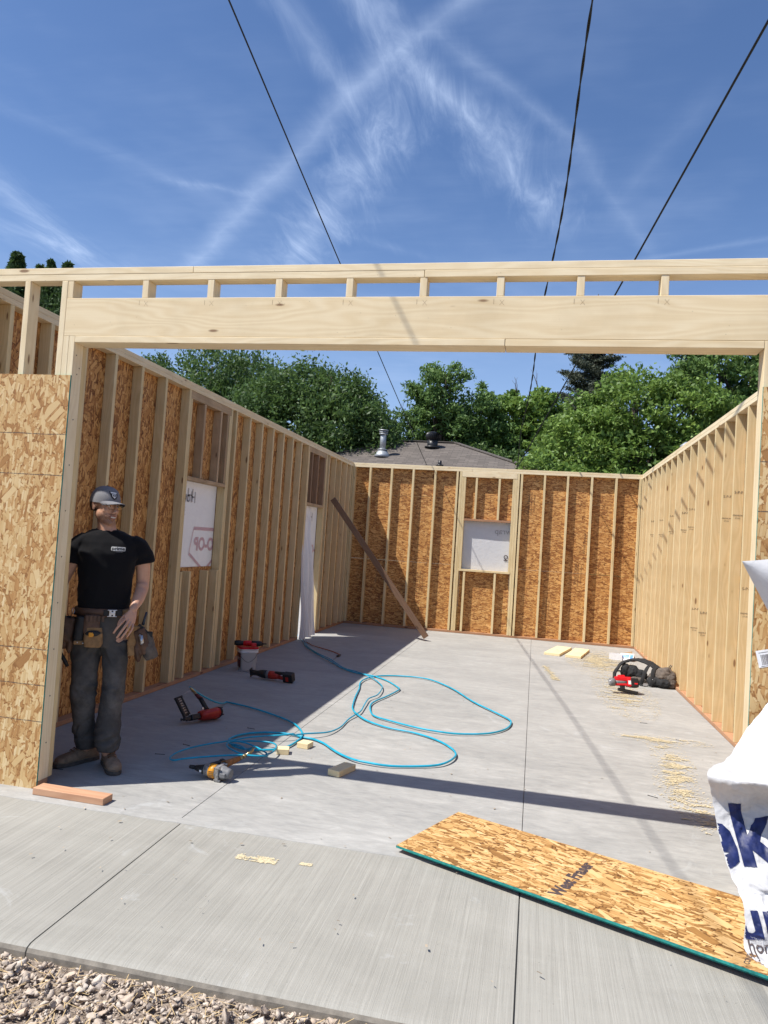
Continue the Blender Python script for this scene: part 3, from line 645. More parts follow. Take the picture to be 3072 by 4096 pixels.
for k in range(nf):
    a = 2 * math.pi * k / nf; prev = None
    for j in range(7):
        ph = -1.2 + 2.4 * j / 6; rr = .12 + .12 * math.cos(ph); zz_ = z + .36 + .14 * math.sin(ph); c_, s_ = math.cos(a), math.sin(a); tw = .10
        p0 = bm.verts.new((x + c_ * rr, y + s_ * rr, zz_)); p1 = bm.verts.new((x + math.cos(a + tw * 2.2) * rr * .86, y + math.sin(a + tw * 2.2) * rr * .86, zz_))
        if prev: bm.faces.new((prev[0], p0, p1, prev[1]))
        prev = (p0, p1)
add_tube(bm, [(x, y, z + .24), (x, y, z + .48)], .14, 16); add_tube(bm, [(x, y, z + .47), (x, y, z + .51)], [.15, .09], 16)
obj('turbine_vent', bm, M_blk, rf)
bm = bmesh.new(); x, y = -2.08, 18.27; z = zroof(y)                      # flue pipe
add_tube(bm, [(x, y, z - .05), (x, y, z + .04), (x, y, z + .17)], [.26, .22, .13], 20); add_tube(bm, [(x, y, z + .14), (x, y, z + .78)], .095, 18)
add_tube(bm, [(x, y, z + .17), (x, y, z + .20)], .155, 18)
for k in range(3): add_tube(bm, [(x, y, z + .66 + k * .055), (x, y, z + .69 + k * .055)], .135 if k < 2 else .15, 18)
obj('flue_pipe', bm, M_galv, rf)
bm = bmesh.new(); x, y = -.17, 17.5; z = zroof(y); add_tube(bm, [(x, y, z - .05), (x, y, z + .14)], .055, 14); add_tube(bm, [(x, y, z - .02), (x, y, z + .03)], [.12, .08], 14); obj('vent_pipe', bm, M_blk, rf)
H2 = thing('house', 'house hidden beyond the right wall, only its white capped roof vent showing', 'house', (0, 0, -.15))
bm = bmesh.new(); bx(bm, 6.1, 12, 14, 22, 0, 2.9); obj('wall', bm, M_stucco, H2); r2_ = hip_roof(H2, 5.8, 12.3, 13.7, 19.7, 2.9, .35)
bm = bmesh.new(); add_tube(bm, [(6.35, 16, 3.0), (6.35, 16, 4.60)], .06, 12); add_tube(bm, [(6.35, 16, 4.58), (6.35, 16, 4.66), (6.35, 16, 4.75)], [.17, .17, .05], 14); obj('roof_vent', bm, M_galv, r2_)

# foliage
def leaf_mat(name, c1, c2, c3, trans=.26, rough=.55):
    m, t, b = mat(name, rough, spec=.35)
    ri = t.node('ShaderNodeNewGeometry').outputs['Random Per Island']; tc = t.node('ShaderNodeTexCoord').outputs['Object']
    big = t.noise(tc, .55, 3, .6); f = t.math('ADD', t.math('MULTIPLY', ri, .55), t.mapr(big, .3, .7, 0, .45))
    c = t.ramp(f, [(.1, c1), (.5, c2), (.95, c3)]); t.put(b.inputs['Base Color'], c)
    tr = t.node('ShaderNodeBsdfTranslucent'); t.put(tr.inputs[0], t.mix(.5, c, (*[min(1, x * 1.8) for x in c3], 1))); mx = t.node('ShaderNodeMixShader'); mx.inputs[0].default_value = trans
    out = m.node_tree.nodes['Material Output']; t.l.new(b.outputs[0], mx.inputs[1]); t.l.new(tr.outputs[0], mx.inputs[2]); t.l.new(mx.outputs[0], out.inputs[0]); return m
L_dark = leaf_mat('dense_green_leaves', (.028, .055, .015), (.052, .105, .027), (.135, .215, .060))
L_mid = leaf_mat('mid_green_leaves', (.050, .095, .024), (.095, .175, .044), (.190, .290, .085))
L_light = leaf_mat('bright_green_leaves', (.062, .115, .020), (.125, .215, .040), (.230, .330, .075))
L_fir = leaf_mat('spruce_needles', (.035, .048, .034), (.065, .080, .055), (.115, .125, .080), .1, .7)
L_cedar = leaf_mat('cedar_foliage', (.020, .045, .018), (.038, .080, .024), (.075, .130, .040), .15, .7)
bk_m = plain('tree_bark', (.075, .058, .045), .9, var=.4, scale=14, bump=.6)
def leaves_mesh(cen, size, g, droop=.3, aspect=.5, up=0.35, bend=.25):
    """one folded leaf (two quads sharing a rib) per row of cen"""
    n = len(cen); a = g.uniform(0, 2 * math.pi, n); el = g.uniform(-1.1, .7, n) - droop
    d = np.stack([np.cos(a) * np.cos(el), np.sin(a) * np.cos(el), np.sin(el)], 1)
    r = g.normal(size=(n, 3)); r[:, 2] += up; s = np.cross(d, r); s /= np.linalg.norm(s, axis=1)[:, None] + 1e-9; nn = np.cross(s, d)
    L_ = (size * g.uniform(.6, 1.35, n))[:, None]; wv = L_ * aspect * .5
    b0 = cen - d * L_ * .5; m_ = cen + nn * L_ * bend * .3; t1 = cen + d * L_ * .5
    V = np.stack([b0, m_ + s * wv, t1, m_ - s * wv], 1).reshape(-1, 3); F = np.arange(4 * n).reshape(-1, 4); return V, F
def clumps(ells, n, g, inner=.55):
    """cluster centres near the skins of several ellipsoids, none buried deep inside another"""
    E_ = np.array(ells); vol = (E_[:, 3] * E_[:, 4] + E_[:, 4] * E_[:, 5] + E_[:, 3] * E_[:, 5]); pr = vol / vol.sum(); out = []
    while len(out) < n:
        k = g.choice(len(E_), p=pr); v = g.normal(size=3); v /= np.linalg.norm(v); rr = 1 - (1 - inner) * g.random() ** 1.6
        p = E_[k, :3] + v * E_[k, 3:] * rr
        q = np.linalg.norm((p - E_[:, :3]) / E_[:, 3:], axis=1)
        if (q < inner * .9).any() and g.random() < .85: continue
        out.append(p)
    return np.array(out)
def tree(name, label, base, ells, ncl, per, leaf, m, seed, droop=.3, clr=(.45, .32), trunk_r=.16, group=None, aspect=.5, limbs=9, hang=0., inner=.55, cat='tree', twigs=None):
    g = np.random.default_rng(seed); root = thing(name, label, cat, base, 0, group); B = np.array(base)
    cl = clumps(ells, ncl, g, inner); n = ncl * per; rad = g.uniform(clr[1], clr[0], ncl)
    off = g.normal(size=(ncl, per, 3)); off /= np.linalg.norm(off, axis=2)[:, :, None] + 1e-9; off *= (g.random((ncl, per, 1)) ** .5) * rad[:, None, None]
    off[:, :, 2] *= .6 + hang * .4
    if hang: off[:, :, 2] -= hang * g.random((ncl, per)) * rad[:, None] * 1.6
    cen = (cl[:, None] + off).reshape(-1, 3) - B
    V, F = leaves_mesh(cen, leaf, g, droop, aspect); mesh_np('crown', V, F, m, root)
    bm = bmesh.new(); E_ = np.array(ells); top = E_[:, :3].mean(0) - B; top[2] = (E_[:, 2] + E_[:, 5] * .4).max() - B[2]
    p = [Vector((0, 0, 0))] + [Vector((top[0] * s + rnd.uniform(-.12, .12), top[1] * s + rnd.uniform(-.12, .12), top[2] * s)) for s in (.2, .4, .6, .8, 1.)]
    sp = smooth_path(p, 3); add_tube(bm, sp, [trunk_r * (1 - .85 * i / (len(sp) - 1)) for i in range(len(sp))], 9)
    for k in range(limbs):
        s = .25 + .6 * k / limbs; a = sp[int(s * (len(sp) - 1))]; e = Vector(cl[g.integers(ncl)] - B); mid = a.lerp(e, .5) + Vector((0, 0, .12 * (e - a).length))
        q = smooth_path([a, mid, e], 4); r_ = trunk_r * (1 - s) * .55 + .012; add_tube(bm, q, [r_ * (1 - .8 * i / (len(q) - 1)) for i in range(len(q))], 6)
    if twigs:
        for (tx_, ty_, tz_, l_) in twigs:
            for j in range(4):
                a = Vector((tx_, ty_, tz_)) - Vector(base); e = a + Vector((rnd.uniform(-.5, .5), rnd.uniform(-.2, .2), rnd.uniform(.6, 1.))) * l_; mid = a.lerp(e, .5) + Vector((rnd.uniform(-.1, .1), 0, 0)); q = smooth_path([a, mid, e], 3)
                add_tube(bm, q, [.016 * (1 - .7 * i / (len(q) - 1)) for i in range(len(q))], 4)
    obj('trunk', bm, bk_m, root); return root
GT = 'trees beyond the back wall'
tree('leafy_tree', 'broad dark tree with drooping mounds of leaves, right above the left wall', (-5.2, 20.5, -.15),
     [(-5.3, 20.3, 5.2, 2.5, 2.2, 2.3), (-3.6, 20, 4.6, 1.55, 1.8, 2.1), (-4.3, 20.6, 6.2, 1.3, 1.4, 1.15), (-6.6, 20.2, 5.0, 1.6, 1.7, 1.9), (-5.5, 20.4, 6.6, 1.3, 1.2, 1.15), (-3.2, 20, 3.4, 1.3, 1.4, 1.6), (-3.0, 19.9, 5.3, .8, .9, .9)],
     430, 150, .155, L_dark, 11, .35, (.80, .40), .28, GT, .42, 14, .35, .62)
tree('leafy_tree', 'tall dark tree at the far left above the left wall, behind the drooping one', (-10.6, 24.5, -.15),
     [(-11.3, 24.5, 7.6, 2.2, 1.8, 2.1), (-9.5, 24.5, 7.2, 1.9, 1.6, 2.2), (-13., 24.4, 7.3, 1.5, 1.5, 1.4), (-10.4, 24.4, 5.6, 2.6, 1.8, 1.8)],
     290, 140, .17, L_dark, 12, .5, (.80, .42), .25, GT, .4, 12, .4, .6)
tree('leafy_tree', 'slender airy tree with its dark trunk showing right above the house turbine vent', (-1.0, 24, -.15),
     [(-1.55, 24, 7.75, .80, .8, 1.0), (-.65, 24, 7.75, .52, .6, .80), (-2.1, 24, 6.9, .75, .8, .9), (-1.2, 24, 6.6, 1.0, .9, .9), (-2.0, 24, 5.9, .7, .8, .7), (-.4, 24, 6.3, .7, .8, .9)],
     150, 75, .17, L_mid, 13, .3, (.50, .26), .17, GT, .38, 12, .1, .35, twigs=[(-3.0, 24, 6.2, .9)])
tree('leafy_tree', 'small rounded tree between the airy tree and the leaning cables', (.7, 25, -.15),
     [(.2, 25, 6.9, .95, .9, 1.15), (.35, 25, 5.5, 1.4, 1.1, 1.3), (-.6, 25, 5.6, .9, .9, 1.2), (.7, 25, 7.2, .5, .6, .6)], 170, 90, .17, L_mid, 14, .3, (.52, .28), .14, GT, .42, 10, .1, .5)
tree('leafy_tree', 'bushy broad leaved tree behind the twisted cable, bare twigs on top', (2.0, 26, -.15),
     [(1.4, 26, 7.0, 1.0, .9, 1.1), (2.5, 26, 6.9, 1.1, .9, 1.15), (2.0, 26, 5.6, 1.9, 1.2, 1.3), (3.4, 26, 6.2, 1.0, .9, 1.1)], 240, 85, .19, L_light, 15, .2, (.55, .28), .15, GT, .6, 10, 0., .5, twigs=[(2.5, 26, 7.9, 1.0), (3.3, 26, 7.2, .9), (1.6, 26, 7.9, .8)])
tree('leafy_tree', 'big bright green tree in front of the spruce, right of centre', (6.0, 22, -.15),
     [(5.6, 22, 6.5, 1.8, 1.5, 1.5), (4.2, 22, 5.0, 1.5, 1.4, 1.5), (7.4, 22, 6.3, 1.6, 1.5, 1.5), (6.2, 22, 4.6, 2.3, 1.6, 1.7), (8.4, 22, 5.2, 1.6, 1.5, 1.6), (3.6, 21.6, 3.9, 1.2, 1.2, 1.2), (5.2, 21.5, 3.6, 1.6, 1.2, 1.2)],
     440, 120, .17, L_light, 16, .25, (.66, .32), .2, GT, .5, 12, .15, .6)
tree('leafy_tree', 'tallest green tree at the far right, rising out of sight behind the header', (9.8, 26.5, -.15),
     [(9.6, 26.5, 9.2, 2.1, 1.6, 2.2), (11.6, 26.5, 8.8, 2.0, 1.6, 2.2), (8.2, 26.5, 9.6, 1.0, 1.0, 1.2), (10.6, 26.5, 6.8, 2.8, 1.8, 2.0), (12.8, 26.3, 7.2, 1.8, 1.6, 2.2)], 360, 105, .18, L_mid, 17, .25, (.66, .34), .24, GT, .5, 14, .1, .5)
tree('leafy_bush', 'low bright bush just above the back wall, by the foot of the cables', (2.7, 17.6, -.15), [(2.6, 17.6, 3.6, .75, .7, .85), (3.4, 17.6, 3.3, .8, .7, .8), (1.9, 17.8, 3.2, .6, .6, .6)], 210, 34, .12, L_light, 18, .1, (.3, .2), .05, GT, .65, 6, cat='bush')
tree('leafy_bush', 'dark hedge bushes right of the house roof under the trees', (4.6, 24, -.15), [(1.6, 23.5, 3.9, 1.7, 1.0, 1.3), (4.0, 24, 4.4, 1.9, 1.1, 1.8), (.0, 23.8, 4.4, 1.5, 1., 1.2), (-1.8, 24.2, 4.9, 1.2, 1., 1.0)], 700, 36, .15, L_dark, 19, .2, (.42, .26), .08, GT, .5, 8, cat='bush')
tree('leafy_bush', 'small bush showing between the flue pipe and the dark drooping tree', (-3.6, 26.4, -.15), [(-3.7, 26.4, 5.7, .85, .7, .95), (-3.2, 26.4, 5.0, 1.0, .8, .9), (-4.4, 26.4, 5.2, .9, .8, .9)], 230, 34, .15, L_mid, 20, .1, (.34, .2), .06, GT, .55, 6, cat='bush')
# spruce: whorls of drooping branches carrying short needles
def spruce(label, base, h, rad, seed):
    g = np.random.default_rng(seed); root = thing('spruce_tree', label, 'tree', base, 0, GT); bm = bmesh.new()
    add_tube(bm, [(0, 0, 0), (.05, 0, h * .5), (0, 0, h)], [.30, .18, .02], 9); cen = []; z = h * .30
    while z < h - .3:
        f = (h - z) / (h * .7); L_ = rad * (f ** .8) * g.uniform(.8, 1.1)
        for k in range(int(6 + 3 * f)):
            a = g.uniform(0, 2 * math.pi); l_ = L_ * g.uniform(.6, 1.12); pts = []
            for j in range(6):
                s = j / 5; pts.append(Vector((math.cos(a) * l_ * s, math.sin(a) * l_ * s, z - .30 * l_ * s + .35 * l_ * s * s)))
            add_tube(bm, pts, [.03 * (1 - .8 * j / 5) for j in range(6)], 5)
            m_ = int(26 * l_) + 6; s = g.random(m_) ** .7; P0 = np.array([[p.x, p.y, p.z] for p in pts]); idx = np.clip((s * 5).astype(int), 0, 4); fr = (s * 5 - idx)[:, None]
            q = P0[idx] * (1 - fr) + P0[idx + 1] * fr; sd = np.array([-math.sin(a), math.cos(a), 0]); side = g.normal(0, .22, m_) * (1.1 - s) * l_ * .9 + g.normal(0, .05, m_)
            q = q + side[:, None] * sd; q[:, 2] -= np.abs(side) * .3; cen.append(q)
        z += g.uniform(.16, .28)
    cen = np.concatenate(cen); cen = np.repeat(cen, 7, 0) + np.random.default_rng(1).normal(0, [.10, .10, .055], (len(cen) * 7, 3))
    V, F = leaves_mesh(cen, .17, g, .1, .28); mesh_np('crown', V, F, L_fir, root); obj('trunk', bm, bk_m, root)
spruce('tall blue grey spruce behind the green trees, right of centre', (5.1, 34, -.15), 14.9, 3.6, 21)
# row of cedars beyond the left wall
def cedar(label, base, h, r, seed):
    g = np.random.default_rng(seed); root = thing('cedar_tree', label, 'tree', base, 0, 'cedars beyond the left wall'); n = 9000; z = g.random(n) ** .8 * h
    rr = r * np.minimum(1, (1.02 - z / h) * 3.2) ** .7 * np.minimum(1, .6 + z) * (1 - .35 * g.random(n) ** 2); a = g.uniform(0, 2 * math.pi, n); rr = rr * (1 + .16 * np.sin(a * 3 + z * 2.1) + .12 * np.sin(a * 5 - z * 4))
    V, F = leaves_mesh(np.stack([np.cos(a) * rr, np.sin(a) * rr, z], 1), .20, g, -.9, .5); mesh_np('crown', V, F, L_cedar, root)
    bm = bmesh.new(); add_tube(bm, [(0, 0, 0), (0, 0, h * .9)], [.12, .03], 8); obj('trunk', bm, bk_m, root)
cedar('wide cedar top, leftmost of those over the front wall', (-12.05, 14, -.15), 9.15, .62, 31); cedar('slim short cedar tip beside the wide leftmost one', (-11.45, 14.2, -.15), 8.85, .42, 32)
cedar('tapering cedar tip, third from the left over the front wall', (-10.95, 14, -.15), 8.9, .34, 33); cedar('blunt cedar tip, rightmost of those over the front wall', (-10.35, 13.9, -.15), 8.78, .55, 34)
cedar('lower cedar filling the gap between the two front studs', (-9.7, 13.2, -.15), 7.9, .62, 35)

# ================================================================ THINGS ON THE FLOOR
from mathutils.bvhtree import BVHTree
from mathutils import noise as mn
def TM(o, xd, yd, s=1.):
    """matrix: local x along xd, y towards yd, origin o"""
    x = Vector(xd).normalized(); z = x.cross(Vector(yd)).normalized(); y = z.cross(x)
    return Matrix(((x.x * s, y.x * s, z.x * s, o[0]), (x.y * s, y.y * s, z.y * s, o[1]), (x.z * s, y.z * s, z.z * s, o[2]), (0, 0, 0, 1)))
def part(name, fn, m, parent, T=None, smooth=False):
    bm = bmesh.new(); fn(bm)
    if T is not None: bmesh.ops.transform(bm, matrix=T, verts=bm.verts)
    return obj(name, bm, m, parent, smooth)
def piece(name, label, cat, loc, rz, dims, m, group=None):
    """a loose offcut: one board mesh, its origin on the ground"""
    bm = bmesh.new(); lx, ly, lz = dims; bx(bm, -lx / 2, lx / 2, -ly / 2, ly / 2, 0, lz, .002); uvl = bm.loops.layers.uv.new('UVMap'); ax = 0 if lx >= ly else 1
    for f in bm.faces:
        f.normal_update(); na = max(range(3), key=lambda k: abs(f.normal[k])); oa = [k for k in range(3) if k not in (ax, na)]
        for l in f.loops: l[uvl].uv = (l.vert.co[ax], l.vert.co[oa[0]] + .3 * na) if na != ax else (l.vert.co[1 - ax] * .3, l.vert.co.z)
    o = obj(name, bm, m); o.location = loc; o.rotation_euler = (0, 0, rz); return tag(o, label, cat, group)
piece('lumber_block', 'reddish treated plank offcut lying at the foot of the left door jamb', 'wood block', (.262, -.052, .0005), R(-1), (.445, .090, .038), M_block)
GB = 'pale offcut blocks by the hose'
piece('lumber_block', 'small square pale block left of its twin, between hose and shadow band', 'wood block', (1.045, 1.235, .001), R(16), (.086, .082, .038), M_fresh, GB)
piece('lumber_block', 'small square pale block right of its twin, touching the hose crossing', 'wood block', (1.142, 1.445, .001), R(-9), (.088, .094, .038), M_fresh, GB)
piece('lumber_block', 'longest pale block of the three by the hose, on the edge of the header shadow', 'wood block', (1.545, .982, .001), R(-18), (.089, .205, .040), M_fresh, GB)
GP = 'short planks by the back wall'
def quadplank(label, c): 
    c = [Vector((x, y, 0)) for x, y in c]; mid = sum(c, Vector()) / 4; d = ((c[0] + c[1]) - (c[2] + c[3])) / 2; w_ = ((c[1] + c[2]) - (c[0] + c[3])) / 2
    return piece('short_plank', label, 'plank', (mid.x, mid.y, .001), math.atan2(d.y, d.x) - math.pi / 2, (w_.length, d.length, .038), M_fresh, GP)
quadplank('left one of two pale short planks lying by the back wall', ((3.149, 8.633), (3.375, 8.566), (3.156, 7.638), (2.926, 7.693)))
quadplank('right one of two pale short planks lying by the back wall', ((3.428, 8.566), (3.651, 8.516), (3.465, 7.59), (3.234, 7.606)))
# diagonal brace from the left wall to the floor
a = Vector((-.60, 7.86, 2.20)); b_ = Vector((1.075, 7.98, .06)); L = (b_ - a).length
bm = bmesh.new(); bx(bm, 0, L, -.02, .018, -.046, .046, .002); uvl = bm.loops.layers.uv.new('UVMap')
for f in bm.faces:
    f.normal_update()
    for l in f.loops: l[uvl].uv = (l.vert.co.x, l.vert.co.z + l.vert.co.y * 1.7)
M_brace = lumber_mat('stained_brown_lumber', (.24, .145, .095), (.13, .075, .045), (.06, .03, .02))
o = obj('diagonal_brace', bm, M_brace); x = (b_ - a).normalized(); z = Vector((0, 1, 0)); z = (z - x * z.dot(x)).normalized(); u = z.cross(x)
o.matrix_world = Matrix(((x.x, z.x, -u.x * -1, a.x), (x.y, z.y, u.y, a.y), (x.z, z.z, u.z, a.z), (0, 0, 0, 1)))
tag(o, 'long brown brace board slanting from the left wall down to the floor', 'brace')

# boards lying at the slab edge, lower right
def sheet(name, label, o, xd, yd, lx, ly, z0, z1, m, inset=0.):
    root = thing(name, label, 'board', o, math.atan2(xd[1], xd[0])); bm = bmesh.new()
    bx(bm, 0, lx, 0, ly, z0, z1); uvl = bm.loops.layers.uv.new('UVMap')
    for f in bm.faces:
        f.normal_update(); f.material_index = 0 if abs(f.normal.z) > .5 else 1
        for l in f.loops: l[uvl].uv = (l.vert.co.x, l.vert.co.y)
    obj('panel', bm, [m, M_green], root); return root
s0 = Vector((2.118, -.118, 0)); sd = Vector((1.53, -.66, 0)).normalized()
low = sheet('strand_board', 'dark lower board hidden beneath the green edged one on the ground', s0 + sd * .06 + Vector((sd.y * -1, sd.x, 0)) * .035, sd, None, 2.3, .58, .001, .012, M_osb_sheet)
top = sheet('strand_board', 'new orange strand board with green edges lying flat at the garage mouth', s0 + Vector((0, 0, .004)), sd, None, 2.44, .635, .0195, .031, M_osb_sheet)
bm = bmesh.new()
bm.free()
for x in (.35, 1.2, 2.05): part('shim_strip', lambda bm: bx(bm, x, x + .3, .06, .56, .0125, .0190), M_fresh, low)
def onsheet(s_, u, v, size, bold=0., m=M_ink2, st=1.):
    text_obj('board_stamp', s_, size, frame((u, v, .0314), (0, 1, 0), (-1, 0, 0)), m, top, bold=bold, stretch=st)
onsheet('West Fraser', .81, .27, .085, .004, M_ink); onsheet('RATED SHEATHING', .80, .56, .018); 
for k, s_ in enumerate(('RATED', '7/16', 'SIZED FOR')): onsheet(s_, .86 + .035 * k, .55, .026)
for k, s_ in enumerate(('CONSTRUCTION SHEATHING  STRENGTH', '1R24/ 2F16  RIA', '11.0 MM  4 X 8', 'EXTERIOR BOND')): onsheet(s_, 1.58 + .045 * k, .30 if k == 0 else .16, .028, .0008, M_ink)

# hoses
M_hose = plain('blue_rubber_hose', (.010, .34, .50), .38, var=.2, scale=12); M_hose2 = plain('thin_blue_hose', (.015, .31, .46), .4, var=.2, scale=12)
M_orange = plain('orange_hose', (.42, .10, .03), .45); M_brass = plain('brass_fitting', (.42, .32, .16), .35, .8)
A_ = [(-.873, 7.293), (-.544, 6.605), (-.308, 6.038), (.099, 5.397), (.36, 5.011), (.544, 4.733), (.754, 4.526), (.899, 4.485), (1.031, 4.418), (1.201, 4.237), (1.369, 3.942), (1.403, 3.798), (1.356, 3.463), (1.3, 3.182), (1.291, 2.976), (1.347, 2.724), (1.423, 2.559), (1.586, 2.448), (1.831, 2.31), (2.017, 2.267), (2.191, 2.289), (2.415, 2.421), (2.547, 2.636), (2.588, 2.868), (2.557, 3.022), (2.416, 3.25), (2.199, 3.6), (1.921, 4.176), (1.673, 4.518), (1.458, 4.629), (1.227, 4.607), (1.052, 4.479), (.967, 4.264), (.949, 3.998), (1.015, 3.657), (1.073, 3.269), (1.128, 2.954), (1.18, 2.728), (1.268, 2.536), (1.405, 2.357), (1.606, 2.224), (1.832, 2.163), (2.036, 2.03), (2.169, 1.856), (2.226, 1.682), (2.209, 1.505), (2.135, 1.366), (1.978, 1.272), (1.811, 1.205), (1.67, 1.205), (1.562, 1.234), (1.444, 1.326), (1.335, 1.449), (1.251, 1.552), (1.148, 1.631), (1.056, 1.652)]
C_ = [(-.30, 2.502), (-.189, 2.501), (-.009, 2.496), (.196, 2.425), (.407, 2.326), (.619, 2.201), (.783, 2.079), (.901, 1.961), (.996, 1.81), (1.044, 1.674), (1.052, 1.554), (1.047, 1.421), (1.018, 1.306), (.917, 1.211), (.798, 1.168), (.687, 1.202), (.6, 1.314), (.583, 1.412), (.615, 1.524), (.691, 1.609), (.815, 1.669), (.958, 1.681)]
B_ = [(-.78, 7.26), (-.50, 6.56), (-.27, 5.98), (.13, 5.36), (.39, 4.98), (.60, 4.68), (.80, 4.52), (.90, 4.42), (1.039, 4.233), (1.179, 3.959), (1.239, 3.744), (1.265, 3.412), (1.223, 3.21), (1.242, 2.95), (1.271, 2.655), (1.257, 2.502), (1.238, 2.326), (1.244, 2.071), (1.217, 1.865), (1.159, 1.746), (1.061, 1.654)]
D_ = [(1.0, 1.585), (.941, 1.523), (.819, 1.465), (.708, 1.386), (.621, 1.259), (.539, 1.133), (.47, .993), (.435, .863), (.438, .743), (.476, .666), (.53, .618), (.589, .625), (.741, .701), (.898, .771), (1.005, .817), (1.041, .885), (1.027, .975), (.957, 1.088), (.863, 1.174), (.761, 1.224), (.683, 1.213), (.661, 1.153), (.69, 1.071), (.761, .999), (.874, .95), (.972, .983), (1.019, 1.082), (1.004, 1.203), (.961, 1.292), (.906, 1.329), (.808, 1.314), (.686, 1.272), (.639, 1.242), (.66, 1.21), (.700, 1.19), (.77, 1.15), (.835, 1.07), (.865, .99)]
# fitted height so that crossing runs ride over each other
def hose_pts(P_, r, lift, first=None, last=None):
    q = smooth_path([(x, y, 0) for x, y in P_], 5); n_ = len(q); out = []
    for i, p in enumerate(q):
        z = r + lift * (.5 + .5 * mn.noise(Vector((p.x * 1.3, p.y * 1.3, i * .06)))) * (1 if 4 < i < n_ - 4 else .2); out.append(Vector((p.x, p.y, z)))
    return out
oh = thing('air_hose', 'orange air hose with a black coupling coming through the doorway', 'air hose', (-.8, 7.29, 0)); Q = Matrix.Translation((.8, -7.29, 0))
hp = hose_pts([(-.85, 7.33), (-.567, 6.69), (-.40, 6.45), (-.292, 6.288), (.046, 5.99), (.21, 5.79), (.262, 5.68)], .007, .008)
part('hose', lambda bm: add_tube(bm, hp, .0062, 8), M_orange, oh, Q); part('coupling', lambda bm: add_tube(bm, [(.262, 5.69, .012), (.262, 5.62, .014), (.255, 5.55, .012)], [.013, .015, .011], 10), M_blk, oh, Q)
hp = hose_pts([(.255, 5.55), (.262, 5.42), (.29, 5.27), (.352, 5.03)], .006, .004); part('whip_end', lambda bm: add_tube(bm, hp, .0052, 8), plain('grey_hose', (.18, .2, .22), .4), oh, Q)

# tools
M_red = plain('red_tool_plastic', (.42, .030, .018), .38, var=.15, scale=22); M_red2 = plain('bright_red_tool_plastic', (.60, .012, .02), .35, var=.12)
M_tblk = plain('black_tool_plastic', (.016, .016, .017), .5, bump=.1); M_grey = plain('grey_tool_plastic', (.16, .16, .165), .5); M_silver = plain('worn_silver_metal', (.55, .55, .56), .35, .9, var=.25, scale=60)
M_yel = plain('amber_label', (.62, .26, .015), .45, var=.1); M_orbr = plain('scuffed_orange_brown_grip', (.28, .115, .035), .6, var=.4, scale=50); M_worn = plain('scratched_grey_casing', (.30, .29, .28), .45, .5, var=.5, scale=70)
def rbox(bm, x0, x1, y0, y1, z0, z1, b_=.006, mi=0, rot=None): bx(bm, x0, x1, y0, y1, z0, z1, min(b_, (x1 - x0) * .3, (y1 - y0) * .3, (z1 - z0) * .3), mi, rot, 2)
def cyl(bm, x0, x1, r, cy=0., cz=0., n=20, mi=0):
    """lathe along x: x0..x1 with radii r (list)"""
    r = r if hasattr(r, '__len__') else [r, r]; xs_ = [x0 + (x1 - x0) * i / (len(r) - 1) for i in range(len(r))]
    loft(bm, [[(x, cy + math.cos(2 * math.pi * k / n) * q, cz + math.sin(2 * math.pi * k / n) * q) for k in range(n)] for x, q in zip(xs_, r)], mi)
def settle(root, z=0.0015):
    """drop a tool so its lowest point just touches what it rests on"""
    C.view_layer.update(); lo = 1e9
    for ch in root.children_recursive:
        if ch.type == 'MESH':
            mw = ch.matrix_world; lo = min(lo, min((mw @ v.co).z for v in ch.data.vertices))
    root.location.z += z - lo
def place(root, o, xd, yd, s=1.):
    root.matrix_world = TM(o, xd, yd, s)
